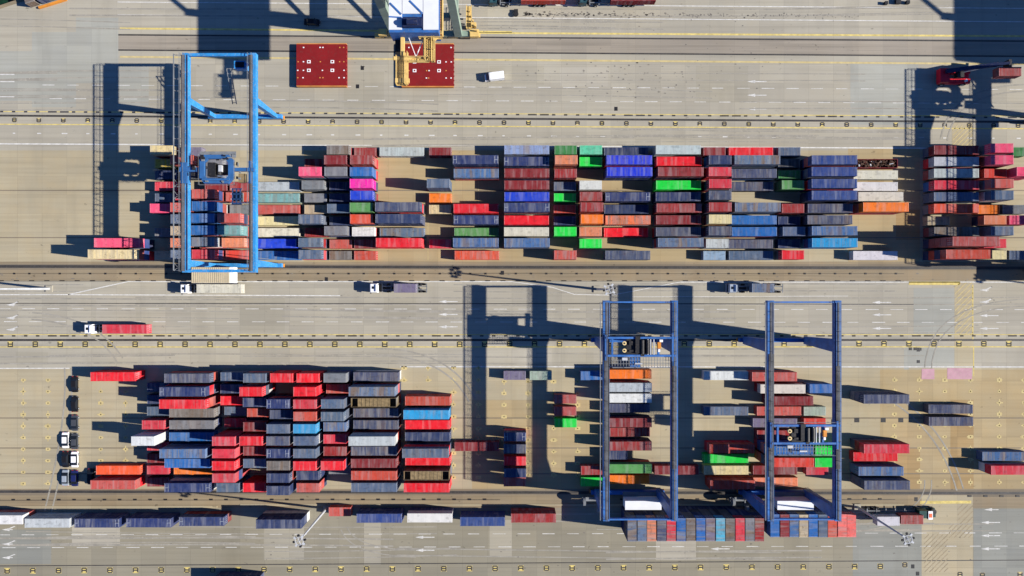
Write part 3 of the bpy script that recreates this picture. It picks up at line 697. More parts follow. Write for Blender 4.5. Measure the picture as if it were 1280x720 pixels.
    if style == 1:
        n = 8; ro, ri = 4.15, 3.0; pts = []
        for i in range(n):
            pts.append(((1,.55),(.72,.86),(-.72,.86),(-1,.55),(-1,-.55),(-.72,-.86),(.72,-.86),(1,-.55))[i])
        vs = []
        for zz in (zt+.2, zt+1.25):
            for rr in (ro, ri): vs += [(p[0]*rr, ty+p[1]*rr, zz) for p in pts]
        fs = []
        for i in range(n):
            j = (i+1) % n
            fs += [(16+i,16+j,24+j,24+i),(i,8+i,8+j,j),(i,j,16+j,16+i),(8+j,8+i,24+i,24+j)]
        tr.add(vs, fs)
        tr.box(X(xl)-.9, -4.0, ty-.55, ty+.55, zt-.1, zt+.7); tr.box(4.0, X(xr)+.6, ty-.45, ty+.45, zt-.1, zt+.7)
        tr.box(X(xl)-.7, X(xl)+.9, ty-3.4, ty+1.8, zt-.15, zt+.5); tr.box(X(xr)-.75, X(xr)-.2, ty-3.4, ty+2.2, zt-.15, zt+.5)
        tr.box(-3.4,3.4,ty-2.9,ty-2.4,zt+1.26,zt+1.7)
        to = tr.build('trolley', M_MBLUE, t)
        a = MB(); a.box(-2.3,-.4,ty-1.7,ty+1.7,zt-.6,zt+.9); a.box(-.2,2.4,ty-1.2,ty+1.3,zt-1.2,zt+.1)
        a.cyl((.4,ty-1.3,zt+.3),(.4,ty+1.3,zt+.3),.55,12); a.build('winch', M_DARK, to)
        a = MB()
        for q in range(14): a.cbox((R.uniform(-3.6,3.6), ty+R.choice((-1,1))*R.uniform(2.2,3.3), zt+1.4), (R.uniform(.3,1.1),R.uniform(.2,.6),R.uniform(.2,.5)), q % 2)
        for q in range(8): a.cbox((R.choice((-1,1))*R.uniform(5,7), ty+R.uniform(-3,1.5), zt+.9), (R.uniform(.3,.9),R.uniform(.3,.9),.4), q % 2)
        a.build('pipework', [M_STEELG, M_DARK], to)
        a = MB(); a.cbox((.9,ty+.2,zt+.65),(.8,1.6,.9)); a.build('drive_motor', M_GALV, to)
        a = MB(); a.box(5.2,6.9,ty-3.2,ty-1.0,zt-.6,zt+.3); a.build('cable_reel', M_TARP, to)
        a = MB(); railing(a, [(-4.4,ty-3.9,zt+.2),(4.4,ty-3.9,zt+.2),(4.4,ty+3.8,zt+.2),(-4.4,ty+3.8,zt+.2),(-4.4,ty-3.9,zt+.2)]); a.box(-4.5,4.5,ty+3.1,ty+4.6,zt+.0,zt+.18)
        a.build('trolley_walkway', M_STEELG, to)
        a = MB()
        for q in (0,1.1,2.2): a.beam((2.0+q*.9,ty-4.2,h-3.6),(2.0+q*.9,ty-8.0,h-3.6),.28)
        for q in (0,1.3,2.6,3.8): a.beam((1.6,ty-4.2-q,h-3.6),(4.4,ty-4.2-q,h-3.6),.28)
        a.build('maintenance_platform', M_WPAINT, to)
        a = MB(); a.box(2.0,3.8,ty-7.2,ty-4.9,h-6.2,h-3.85); co = a.build('operator_cab', M_STEELG, to)
        b = MB(); b.box(1.95,3.85,ty-7.25,ty-4.85,h-5.5,h-4.3); b.build('cab_window', M_GLASS, co)
    else:
        x0, x1 = X(xl)+.2, X(xr)-.2
        tr.box(x0-.3,x1+.3,ty+1.95,ty+2.45,zt,zt+.8); tr.box(x0-.3,x1+.3,ty-2.45,ty-1.95,zt,zt+.8)
        tr.box(x0+.9,x0+1.35,ty-1.93,ty+1.93,zt+.1,zt+.75); tr.box(x1-.75,x1-.3,ty-3.6,ty+3.3,zt+.1,zt+.85); tr.box(x1-4.3,x1-3.8,ty-1.93,ty+1.93,zt+.1,zt+.75)
        tr.box(x0-.7,x0-.2,ty-3.4,ty+2.9,zt-.1,zt+.6)
        to = tr.build('trolley', mat, t)
        a = MB(); a.box(-3.6,2.6,ty-1.9,ty+1.9,zt-.9,zt+.5); a.box(-1.5,-.3,ty-1.6,ty+2.6,zt+.52,zt+1.1); a.box(-.1,.7,ty-2.3,ty+1.2,zt+.52,zt+.9); a.cbox((-2.6,ty+.9,zt+.7),(.9,1.0,.4)); a.cbox((-2.5,ty-1.0,zt+.65),(1.1,.5,.3))
        for q in (.2,1.5): a.cyl((q,ty-1.7,zt+1.0),(q,ty+1.7,zt+1.0),.5,12)
        a.build('winch', M_DARK, to)
        for q in (-.9,.9):
            a = MB(); a.cyl((-4.2,ty+q,zt+.55),(-4.2,ty+q,zt+1.1),.5,14); a.cyl((-4.2,ty+q,zt+1.1),(-4.2,ty+q,zt+1.2),.2,10,1); a.build('cable_drum', [M_AMBER, M_DARK], to)
        a = MB(); a.cbox((4.3,ty+.4,zt+1.0),(.8,1.6,.9)); a.cbox((4.8,ty+1.5,zt+1.0),(.8,.6,.6),1); a.cbox((4.3,ty-.9,zt+1.0),(.5,.7,.5),1); a.build('drive_motor', [M_ORANGE, M_WPAINT], to)
        a = MB()
        for q in (1.55, 2.2, 3.0): a.box(q-.12,q+.12,ty-1.9,ty+1.9,zt+.9,zt+1.3)
        a.build('beam_grille', M_GALV, to)
        a = MB()
        for q in range(22): a.box(x0+1.2+q*.7, x0+1.32+q*.7, ty-5.2, ty-2.5, zt-.4, zt-.33)
        for q in (-5.2,-4.3,-3.4,-2.6): a.box(x0+1.2, x1-1.0, ty+q-.05, ty+q+.05, zt-.3, zt-.22)
        railing(a, [(x0+1.2,ty-5.2,zt-.22),(x1-1,ty-5.2,zt-.22)]); railing(a, [(x0,ty+3.0,zt),(x1,ty+3.0,zt)], w=.05)
        a.build('trolley_walkway', M_STEELG, to)
        a = MB(); a.cbox((-4.1,ty-3.0,zt+.6),(1.3,.7,.8)); a.cbox((-.6,ty-4.2,zt+.2),(1.8,.35,.5)); a.build('control_box', M_GALV, to)
        a = MB(); a.box(-2.2,.3,ty-5.4,ty-2.7,h-4.6,h-2.0); co = a.build('operator_cab', mat, to)
        b = MB(); b.box(-2.25,.35,ty-5.45,ty-3.2,h-4.2,h-2.9); b.build('cab_window', M_GLASS, co)
    # electrical house on the south sill
    if style == 1:
        a = MB(); x0, x1 = X(-388/S), X(-337/S)
        if abs(gxl+368) > 1: x0, x1 = x0+(gxl+368)/S+xc-xc, x1+(gxl+368)/S
        x0, x1 = X(xl)-4.3, X(xl)+7.1
        y0, y1 = Y(5.6), Y(1.35)
        a.box(x0,x1,y1,y0,4.0,6.44,1); a.box(x0+.02,x1-1.1,y1+.02,y0-.02,6.443,6.5,0)
        for i in range(20): xx = x0+.25+i*(x1-x0-1.6)/19; a.box(xx-.13,xx+.13,y1+.1,y0-.1,6.503,6.58)
        a.box(x0+.5,x1-.5,y0+.02,Y(ys)-.6,3.6,4.0)
        a.build('electrical_house', [M_BEIGE, M_WPAINT], t)
        a = MB(); cx_, cy_ = X(xr)-4.3, Y(-(-255)/S); a.box(cx_-1.5,cx_+1.5,cy_-1.0,cy_+1.0,h-4.6,h-2.6); a.box(cx_+1.4,X(xr),cy_-.3,cy_+.3,h-2.6,h-2.2)
        co = a.build('service_cab', mat, t); b = MB(); b.box(cx_-1.1,cx_+1.1,cy_-.7,cy_+.7,h-2.59,h-2.5); b.build('roof_hatch', M_GLASS, co)
        a = MB(); 
        for q in (cx_-3.4,cx_-2.4): a.beam((q,cy_-1,h-2.7),(q,cy_-9,h-6.5),.18)
        a.beam((cx_-3.4,cy_-1,h-2.7),(cx_-1.4,cy_-1,h-2.7),.2)
        for q in range(8): a.beam((cx_-3.4,cy_-1-q*1.1,h-2.7-q*.5),(cx_-2.4,cy_-1-q*1.1,h-2.7-q*.5),.12)
        a.build('access_ladder', M_STEELG, t)
    else:
        a = MB(); x0, x1 = X(xl)+7.0, X(xl)+16.6; y0, y1 = Y(ys)-.85, Y(ys)-3.1
        a.box(x0,x1,y1,y0,3.2,7.2,0); a.box(x0-.08,x1+.08,y1-.08,y0+.08,7.203,7.32,0); a.box(x0,x1,y0+.02,Y(ys)+.4,2.9,3.2,1); 
        for q in (x0+.6,x1-.6): a.box(q-.2,q+.2,Y(ys)-.3,Y(ys)+.3,2.46,2.9,1)
        a.build('electrical_house', [M_WROOF, M_STEELG], t)
        a = MB()
        for q in range(2):
            cx_, cy_ = X(xl)+(.2 if q else -3.6), Y(ys)-2.2-q*2.0
            a.cyl((cx_-.35,cy_,3.2),(cx_+.35,cy_,3.2),1.15-.2*q,18); 
        a.box(X(xl)-4.2,X(xl)-.2,Y(ys)-2.6,Y(ys)-1.5,1.3,1.7); a.beam((X(xl)-3.6,Y(ys)-2.2,1.6),(X(xl)-3.6,Y(ys)-2.2,3.2),.3); a.beam((X(xl)+.2,Y(ys)-4.2,1.6),(X(xl)+.2,Y(ys)-4.2,3.2),.3); a.beam((X(xl)+.2,Y(ys)-4.2,1.5),(X(xl)+.2,Y(ys)-.5,1.5),.3)
        a.build('cable_reel', M_STEELG, t)
    return t
K1, K2 = .1*H, .11*H
rmg('gantry_crane', 'light blue gantry crane with octagonal trolley frame over the upper left stacks', -368, -291.6, -212, -28, -264.6, -17.5, K1, M_LBLUE, -132.6, 1)
rmg('gantry_crane', 'dark blue gantry crane, left one of the pair, its trolley parked near the middle road', 105, 181, 64.5, 252.5, 14, 259.5, K2, M_DBLUE, 65, 2)
rmg('gantry_crane', 'dark blue gantry crane, right one of the pair, its trolley above green containers', 288, 363, 64.5, 252.5, 14, 259.5, K2, M_DBLUE, 162, 2)
rmg('gantry_crane', 'light blue gantry crane just outside the right edge, seen by its long shadow', -368+1014.7, -291.6+1014.7, -206, -22, -258.6, -11.5, K1, M_LBLUE, -222, 1)

# ------------------------------------------------------------------ ship-to-shore quay crane (its landward part reaches into the picture)
def walkway(m, p, q, w=1.2, rail=True, step=2.0):
    p, q = Vector(p), Vector(q); d = (q-p).normalized(); n = Vector((-d.y,d.x,0))*(w/2)
    m.beam(p+n, q+n, .28, .4); m.beam(p-n, q-n, .28, .4)
    k = max(1, int((q-p).length/.55))
    m.beam(p-Vector((0,0,.1)), q-Vector((0,0,.1)), w-.3, .05, 1)
    for i in range(k): c = p+(q-p)*((i+.5)/k); m.beam(c-n, c+n, .2, .06, 1)
    if rail: railing(m, [p+n+Vector((0,0,.2)), q+n+Vector((0,0,.2))], w=.09); railing(m, [p-n+Vector((0,0,.2)), q-n+Vector((0,0,.2))], w=.09)
def sts(off_x, off_y, label):
    k = .176; hb = k*H; q = 1-k
    def A(px, py, h=hb): return ((px-640)*(1-h/H)/S, -(py-360)*(1-h/H)/S, h)
    t = empty('quay_crane', (*G(536,40),0)); tag(t, label, 'quay crane', 'quay cranes along the ship berth')
    ox, oy = t.location.x, t.location.y
    def P(p): return (p[0]-ox, p[1]-oy, p[2])
    lx, rx, gy = G(496,46)[0]-ox, G(574,46)[0]-ox, G(0,46)[1]-oy
    hi = 36
    for x in (lx, rx):
        for yy in (gy, gy+30):
            m = MB(); m.frus((x,yy,2.6),(2.0,2.0),(x,yy,hi),(2.0,1.9)); m.build('leg', M_LEGG, t)
        m = MB(); m.box(x-.8,x+.8,gy+1.2,gy+29,12.4,14.6); m.build('portal_beam', M_LEGG, t)
        m = MB(); m.beam((x,gy+1,15),(x,gy+29,34),.7,.7); m.build('diagonal_brace', M_LEGG, t)
        for yy in (gy, gy+30):
            for o_ in (-4.6,-1.7,1.7,4.6):
                m = MB(); m.box(x+o_-1.3,x+o_+1.3,yy-.6,yy+.6,.5,1.5); bo = m.build('bogie', M_CRYEL, t)
                w = MB()
                for s_ in (-.7,.7): w.cyl((x+o_+s_,yy-.35,.42),(x+o_+s_,yy+.35,.42),.4,12)
                w.build('wheel', M_DARK, bo)
    for yy in (gy, gy+30):
        m = MB(); m.box(lx-3,rx+3,yy-.75,yy+.75,1.55,2.6); m.build('sill_beam', M_LEGG, t)
        m = MB(); m.box(lx+1.3,rx-1.3,yy-.7,yy+.7,13,15); m.build('cross_beam', M_LEGG, t)
    m = MB()
    for i in range(5): m.beam((rx+3.0+i*.5,gy+6-i*1.4,1.6),(rx+3.0+i*.5,gy+6-i*1.4,3.4+.2*i),.4); 
    m.box(rx+3.2,rx+5.6,gy-1.0,gy+1.0,1.6,3.0); m.box(rx+2.2,rx+3.6,gy+1.2,gy+7.5,2.2,2.5); railing(m,[(rx+2.2,gy+1.2,2.5),(rx+2.2,gy+7.5,2.5)],w=.1); railing(m,[(rx+3.6,gy+1.2,2.5),(rx+3.6,gy+7.5,2.5)],w=.1)
    m.cbox((rx+4.2,gy+2.2,2.6),(1.4,1.1,1.6)); m.build('access_platform', M_CRYEL, t)
    m = MB(); m.box(lx-4.4,lx-2.2,gy-.9,gy+.9,2.6,3.6); m.build('equipment_box', M_CRYEL, t)
    # machinery house
    h1, h0 = .195*H, .165*H
    x0, y0, _ = P(A(486,40,h1)); x1, y1, _ = P(A(548,-75,h1))
    m = MB(); m.box(x0,x1,y0,y1,h0,h1-.25,0); mh = m.build('machinery_house', M_DBLUE, t)
    m = MB(); w3 = (x1-x0)/62.0
    for a, b, ylo in ((0,16.3,37),(16.9,42.5,17),(43.1,62,37)):
        ya = P(A(0,ylo,h1))[1]; m.box(x0+a*w3, x0+b*w3, ya, y1-.02, h1-.247, h1)
    m.build('roof', M_WROOF, mh)
    for p_, q_, w_ in (((1.5,4),(15.5,18),.4),((26,1),(42,17),.4),((.3,21),(16,22),.3)):
        m = MB(); m.beam((x0+p_[0]*w3,P(A(0,p_[1],h1))[1],h1+.06),(x0+q_[0]*w3,P(A(0,q_[1],h1))[1],h1+.06),w_,.1); m.build('roof_rail', M_DBLUE, mh)
    m = MB(); xa, xb = x0+18*w3, x0+42*w3; ya, yb = P(A(0,35,h1))[1], P(A(0,23,h1))[1]
    m.box(xa,xb,ya,yb,h1-.247,h1+.9); m.cyl((xa+1,ya+.9,h1+1.3),(xb-1,ya+.9,h1+1.3),.7,12); m.build('hoist_machinery', M_NAVYP, mh)
    # yellow backreach walkways
    m = MB(); 
    walkway(m, P(A(504,-60)), P(A(504,47)), .8); walkway(m, P(A(551,-60)), P(A(551,46)), .9)
    walkway(m, P(A(524,45)), P(A(553,45)), 1.2); walkway(m, P(A(486,44)), P(A(504,44)), .5)
    m.build('upper_walkway', [M_CRYEL, M_ORANGE], t)
    m = MB(); walkway(m, P(A(537.5,47)), P(A(537.5,77)), 1.9); walkway(m, P(A(541.5,47)), P(A(541.5,78)), .6); walkway(m, P(A(508,75)), P(A(536,75)), .9)
    m.build('trolley_walkway', [M_CRYEL, M_CRYEL], t)
    m = MB(); walkway(m, P(A(502,71)), P(A(502,107)), 2.2); walkway(m, P(A(508,66)), P(A(508,106)), .6); m.cbox(P(A(503,101)),(3.2,1.0,.8)); m.cbox(P(A(503,73)),(4.2,.8,.6)); m.build('end_platform', [M_CRYEL, M_CRYEL], t)
    for p_, q_, w_ in (((503.5,45),(503.5,72),.8),((551,44),(541,50),.6),((530,46),(530,74),.35)):
        m = MB(); m.beam(P(A(*p_)),P(A(*q_)),w_,1.0); m.build('backreach_girder', M_CRYEL, t)

    m = MB(); m.beam(P(A(511,47)),P(A(520,71)),.16); m.beam(P(A(529,50)),P(A(520,71)),.16); m.build('stay_cable', M_WPAINT, t)
    m = MB(); m.cbox(P(A(498,57,hb-2.2)),(1.2,3.6,2.0)); m.build('cable_tray', M_DARK, t)
    # boom girders towards the ship and the apex frame (out of the picture, they cast the shadows)
    m = MB()
    for px in (507,547): m.beam(P(A(px,-60)),(P(A(px,-60))[0],P(A(px,-60))[1]+60,hb),1.2,1.8)
    m.build('boom_girder', M_CRYEL, t)
    m = MB()
    for x in (lx,rx): m.beam((x,gy+30,hi),(x*.5+(lx+rx)*.25,gy+24,60),1.1,1.1); m.beam((x,gy,hi),(x*.5+(lx+rx)*.25,gy+24,60),.8,.8)
    m.build('apex_frame', M_LEGG, t)
    t.location.x += off_x; t.location.y += off_y
    return t
sts(0, 0, 'yellow quay crane end with white machinery house roof at the top edge')
sts(945/S, -5/S, 'quay crane outside the top right corner, seen by its shadow')

# ------------------------------------------------------------------ hatch covers
def hatch_cover(px0, py0, px1, py1, label):
    h = 1.55; (x0,y1),(x1,y0) = [( (px-640)*(1-h/H)/S, -(py-360)*(1-h/H)/S) for px,py in ((px0,py0),(px1,py1))]
    cx, cy = (x0+x1)/2, (y0+y1)/2; a, b = (x1-x0)/2, (y1-y0)/2
    m = MB(); m.box(-a,a,-b+.25,b-.25,.25,h)
    for i in range(9): x = -a+.4+i*(2*a-.8)/8; m.box(x-.1,x+.1,-b+.3,b-.3,.0,.25)
    o = m.build('hatch_cover', M_HATCH, None, (cx,cy,0)); tag(o, label, 'hatch cover', 'ship hatch covers laid on the quay')
    for s in (-1,1):
        e = MB(); e.box(-a,a,min(s*b,s*(b-.24)),max(s*b,s*(b-.24)),.3,h-.05); e.build('edge_rail', M_HORANGE, o)
    for sx in (-.5,.44):
        for sy in (.14,-.26):
            p = MB(); p.cbox((sx*a,sy*b,h+.05),(.95,.85,.09),0); p.cbox((sx*a,sy*b,h+.10),(.5,.45,.02),1); p.build('lashing_socket', [M_WPAINT, M_HATCH], o)
    fit = [MB().cbox((0,0,0),(.35,.3,.08)).mesh('deck_fitting', mm) for mm in (M_WPAINT, M_HORANGE)]
    for sx in (-.94,-.72,.72,.9,-.05,.05):
        for sy in (.8,.14,-.26,-.6):
            if R.random() < .75: put('deck_fitting', R.choice(fit), o, (sx*a+R.uniform(-.1,.1),sy*b,h+.042))
    hg = MB().cyl((0,0,0),(.18,0,0),.22,8).mesh('hinge', M_HATCH)
    for i in range(10): put('hinge', hg, o, (a+.02,-b+.6+i*(2*b-1.2)/9,h-.2))
hatch_cover(370.5,54,433,108,'dark red hatch cover lying open on the quay, left of the quay crane')
hatch_cover(502,54,567,108.5,'dark red hatch cover lying partly beneath the yellow quay crane walkways')

# ------------------------------------------------------------------ vehicles
def wheel(m, x, y, r=.5, w=.3):
    m.cyl((x,y-w/2,r),(x,y+w/2,r),r,14,0); m.cyl((x,y-w/2-.01,r),(x,y+w/2+.01,r),r*.55,10,1)
def semi(px, py, label, cabmat, length=12.6, flip=False, bed=True, cab_gap=0.0):
    """truck facing -x; origin at the front bumper"""
    x, y = G(px,py); t = empty('truck', (x,y,0), math.pi if flip else 0); tag(t, label, 'truck', 'container trucks on the port roads')
    m = MB(); m.box(.1,2.2,-1.24,1.24,.75,2.9); m.frus((1.15,0,2.9),(2.1,2.48),(1.25,0,3.35),(1.7,2.2)); m.box(.0,.1,-1.22,1.22,.55,1.5)
    c = m.build('cab', cabmat, t)
    w = MB(); w.frus((.08,0,1.75),(.06,2.2),(.14,0,2.75),(.06,2.1)); 
    for s in (-1,1): w.box(.35,1.35,min(s*1.25,s*1.22),max(s*1.25,s*1.22),1.8,2.6)
    w.build('windscreen', M_GLASS, c)
    w = MB(); w.frus((1.9,0,3.35),(.9,1.9),(2.1,0,3.75),(.4,1.9)); w.build('wind_deflector', cabmat, c)
    w = MB(); w.cbox((1.1,.1,3.4),(.6,.7,.08)); w.build('roof_hatch', M_GLASS, c)
    for s in (-1,1):
        w = MB(); w.cbox((.25,s*1.42,2.3),(.2,.28,.7)); w.beam((.3,s*1.2,2.6),(.25,s*1.42,2.6),.06); w.build('mirror', M_DARK, c)
        w = MB(); w.cbox((-.01,s*.95,.95),(.06,.4,.22)); w.build('headlight', M_GALV, c)
    m = MB(); m.box(.3,6.3,-.45,.45,.7,1.0); m.box(2.6,3.4,-1.1,-.5,.55,1.1); m.box(2.6,3.4,.5,1.1,.55,1.1); m.cyl((2.45,.9,1.0),(2.45,.9,3.1),.09,8); m.build('tractor_frame', M_DARK, t)
    x0 = 3.1+cab_gap; x1 = x0+length
    m = MB()
    for s in (-.5,.5): m.box(x0,x1,s-.12,s+.12,1.05,1.4)
    for i in range(6): xx = x0+.15+i*(length-.3)/5; m.box(xx-.12,xx+.12,-1.2,1.2,1.402,1.5)
    m.build('trailer_bed', M_STEELG, t)
    for xx in (1.15,4.9,x1-3.3,x1-2.0,x1-.8):
        for s in (-1,1):
            w = MB(); wheel(w, xx, s*1.02, .5, .34 if xx < 2 else .5); w.build('wheel', [M_TYRE, M_GALV], t)
    return t, x0, y
def truck_load(px_left_g, py, size, key, lab):
    cont(px_left_g, py-360, 1, key, size, 'on truck', 1, z0=1.505, lab=lab, stack=False)
k4 = 4.1/H
def gx(px): return (px-640)*(1-k4)
def gy_(py): return 360+(py-360)*(1-k4)
semi(231.5,361,'white truck pulling a pale container below the light blue crane',M_WPAINT)
truck_load(gx(245.5),361,'L','ofw','off-white container on the white truck below the light blue crane')
semi(113.5,410.5,'white truck carrying one long red container on the left road',M_WPAINT,length=12.8)
truck_load(gx(127.5),410.3,'L','crm','long red container riding a white truck on the left road')
semi(464.5,360,'white truck with a half-empty trailer and one grey container behind',M_WPAINT)
truck_load(gx(492.5),360.3,'S','vio','short violet-grey container at the rear of a half-empty truck trailer')
semi(906,360.3,'grey truck with a half-empty trailer and one blue-grey container behind',M_SPAINT)
truck_load(gx(940),360,'S','wrn','short blue and rusty grey container at the rear of the grey truck')
semi(611,1.5+2,'dark teal truck with a red container at the top edge, left one',M_TEALP,length=13)
truck_load(gx(651.5),3.2+0,'L','brk','red container on the left truck at the top edge')
semi(722,1.5+2,'dark teal truck with a maroon container at the top edge, right one',M_TEALP,length=13)
truck_load(gx(764.5),3.2,'L','mar','maroon container on the right truck at the top edge')
# terminal tractor, bottom right, facing east
def terminal_tractor(px, py):
    x, y = G(px,py); t = empty('terminal_tractor', (x,y,0)); tag(t, 'dark green yard tractor with orange and white roof board, facing right', 'yard tractor')
    m = MB(); m.box(-1.6,3.9,-1.2,1.2,.6,1.2); m.box(1.6,3.8,-1.15,-.1,1.2,1.7); m.frus((-.2,0,1.2),(2.6,2.3),(-.3,0,3.0),(2.2,2.0)); m.build('body', M_GRNP, t)
    m = MB(); m.box(.9,2.1,-1.25,.9,1.2,3.1); c = m.build('cab', M_GRNP, t)
    w = MB(); w.box(.86,2.14,-1.2,.85,2.0,2.9); w.build('cab_window', M_GLASS, c)
    w = MB(); w.box(.9,2.1,-1.3,1.0,3.11,3.2,1); w.box(1.1,1.9,-.75,.35,3.21,3.26,0); w.build('roof_board', [M_SIGN, M_WPAINT], c)
    m = MB(); m.cyl((3.1,.4,1.3),(3.1,.4,2.0),.8,14); m.build('air_filter', M_DARK, t)
    for xx in (-.8,3.0):
        for s in (-1,1): w = MB(); wheel(w, xx, s*1.15, .58, .5); w.build('wheel', [M_TYRE, M_GALV], t)
    m = MB()
    for s in (-.5,.5): m.box(-15.2,-1.65,s-.12,s+.12,1.05,1.4)
    for i in range(6): xx = -15+i*2.6; m.box(xx-.12,xx+.12,-1.2,1.2,1.402,1.5)
    m.build('trailer_bed', M_STEELG, t)
    for xx in (-14.4,-13.1,-11.8):
        for s in (-1,1): w = MB(); wheel(w, xx, s*1.02, .5, .5); w.build('wheel', [M_TYRE, M_GALV], t)
ky = gy_(652)
terminal_tractor(gx(1160)+640-1, gy_(645))
truck_load(gx(1097), gy_(651.5), 'S', 'wht', 'short white container behind the dark green yard tractor')
truck_load(gx(1126.5), gy_(650), 'S', 'brr', 'dusty red short container right behind the dark green yard tractor')

def car_proto():
    t = empty('parked_car', (0,0,0))
    m = MB(); L, w = 4.4, .88
    prof = [(-2.2,.35),(-2.2,.72),(-2.05,.86),(-1.25,.95),(1.55,.98),(2.12,.9),(2.2,.6),(2.2,.35)]
    vs = []
    for s, ins in ((-1,0),(1,0)): vs += [(x, s*(w-(.10 if abs(x) > 2 else 0)), z_) for x,z_ in prof]
    n = len(prof); fs = [(i,(i+1)%n,n+(i+1)%n,n+i) for i in range(n)]+[tuple(range(n-1,-1,-1)), tuple(range(n,2*n))]
    m.add(vs, [f[::-1] for f in fs]); body = m.build('body', M_BPAINT, t)
    g = MB(); g.frus((.0,0,.95),(3.1,1.62),(.15,0,1.40),(1.75,1.28)); g.build('windows', M_GLASS, t)
    r = MB(); r.frus((.15,0,1.402),(1.75,1.30),(.15,0,1.45),(1.5,1.14)); r.build('roof', M_BPAINT, t)
    for sx in (-1.35,1.35):
        for s in (-1,1): wm = MB(); wheel(wm, sx, s*.78, .32, .22); wm.build('wheel', [M_TYRE, M_GALV], t)
    for s in (-1,1):
        hm = MB(); hm.cbox((-2.19,s*.62,.68),(.06,.34,.14)); hm.build('headlight', M_GALV, t)
        hm = MB(); hm.cbox((2.19,s*.62,.72),(.06,.3,.14)); hm.build('tail_light', M_REDP, t)
        hm = MB(); hm.cbox((-.75,s*.98,.98),(.16,.2,.14)); hm.build('mirror', M_BPAINT, t)
    return t
CARM = {}
def car(px, py, mat, label, rz, proto):
    o = proto if not CARM else copy_tree(proto)
    o.location = (*G(px,py),0); o.rotation_euler = (0,0,rz)
    tag(o, label, 'car', 'cars parked beside the lower left stacks')
    for c in o.children:
        nm = c.name.split('.')[0]
        if nm in ('body','roof','mirror'):
            if (nm, mat.name) not in CARM:
                me = c.data.copy(); me.materials.clear(); me.materials.append(mat); CARM[(nm,mat.name)] = me
            c.data = CARM[(nm,mat.name)]
    return o
cp = car_proto(); hp = math.pi/2
car(95.5,480,M_BPAINT,'black car, uppermost of the single parked column, left of the red container',hp,cp)
car(95.5,504.5,M_BPAINT,'black car parked second from top in the column at left',-hp,cp)
car(95.5,528,M_GPAINT,'graphite car parked third from top, alone in its row',hp,cp)
car(84,549.5,M_WPAINT,'white car parked left of a graphite car',hp,cp)
car(95.5,551,M_GPAINT,'graphite car parked right of the white car',-hp,cp)
car(84,573.5,M_BPAINT,'black car parked left of a white car',hp,cp)
car(95.5,573.5,M_WPAINT,'white car parked right of a black car',hp,cp)
car(84,596.5,M_SPAINT,'silver car parked in the bottom row, left side',-hp,cp)
car(95.5,597,M_NPAINT,'navy car parked right of the silver car',hp,cp)
car(115.5,595,M_BPAINT,'black car squeezed against the end of the orange container',hp,cp)
c_ = car(391,29,M_BPAINT,'black car standing in the quay crane shadow at the top',math.pi-.05,cp); c_['group'] = 'cars parked beside the lower left stacks'
def van(px, py, rz):
    t = empty('delivery_van', (*G(px,py),0), rz); tag(t, 'white delivery van driving on the upper quay road', 'van')
    m = MB(); m.box(-1.4,2.7,-.98,.98,.4,2.3); m.frus((-2.05,0,.4),(1.3,1.9),(-2.0,0,1.15),(1.2,1.8)); m.build('body', M_WPAINT, t)
    g = MB(); g.frus((-1.75,0,1.16),(1.0,1.75),(-1.45,0,2.15),(.25,1.65)); g.build('windscreen', M_NPAINT, t)
    m = MB(); m.frus((.7,0,2.303),(3.9,1.85),(.7,0,2.36),(3.7,1.7)); 
    for i in range(5): m.cbox((-.6+i*.7,0,2.38),(.08,1.5,.04))
    m.build('roof', M_WPAINT, t)
    for sx in (-1.7,1.7):
        for s in (-1,1): w = MB(); wheel(w, sx, s*.85, .36, .25); w.build('wheel', [M_TYRE, M_GALV], t)
    for s in (-1,1): m = MB(); m.cbox((-1.3,s*1.1,1.3),(.2,.22,.25)); m.build('mirror', M_DARK, t)
van(618,97.5,math.radians(7))
def reach_stacker():
    t = empty('reach_stacker', (*G(1189,98),0)); tag(t, 'red reach stacker with navy boom holding a brown container in the shade', 'reach stacker')
    m = MB(); m.box(-4.6,4.0,-2.0,-.7,.9,2.0); m.box(-4.6,4.0,.7,2.0,.9,2.0); m.box(-4.8,-2.2,-1.9,1.9,1.0,2.9); m.frus((3.2,0,.9),(2.0,3.9),(3.0,0,1.8),(1.4,3.4)); m.build('body', M_REDP, t)
    m = MB(); m.box(-1.9,3.2,-1.75,-1.0,2.01,2.25); m.build('fender', M_REDP, t)
    m = MB(); m.box(-.6,1.2,-.75,.75,2.0,3.7); c = m.build('cab', M_DARK, t)
    w = MB(); w.box(-.63,1.23,-.7,.7,2.6,3.5); w.build('cab_window', M_GLASS, c)
    m = MB(); m.cyl((2.4,-1.4,2.3),(2.4,-1.4,2.9),.35,10); m.build('air_intake', M_WPAINT, t)
    for xx, r in ((-3.2,.75),(2.4,.9)):
        for s in (-1,1): w = MB(); wheel(w, xx, s*1.75, r, .8); w.build('wheel', [M_TYRE, M_GALV], t)
    m = MB(); m.beam((-3.6,.9,3.4),(8.6,1.9,6.2),1.0,1.1); m.beam((3.0,1.45,4.9),(11.4,2.1,6.6),.7,.8); m.build('boom', M_NAVYP, t)
    m = MB(); m.beam((.6,.9,2.2),(4.8,1.3,4.9),.4,.4); m.build('lift_cylinder', M_GALV, t)
    m = MB(); m.box(11.1,11.9,.9,3.0,4.6,6.9); m.box(11.95,12.15,.6,3.4,4.5,4.9); m.build('spreader_head', M_DARK, t)
reach_stacker()
cont((1249-640)*(1-6.5/H), (89-360)*(1-6.5/H), 1, 'brr', 'S', 'held', 1, z0=3.9, lab='dusty brown container held out by the red reach stacker boom', stack=False)

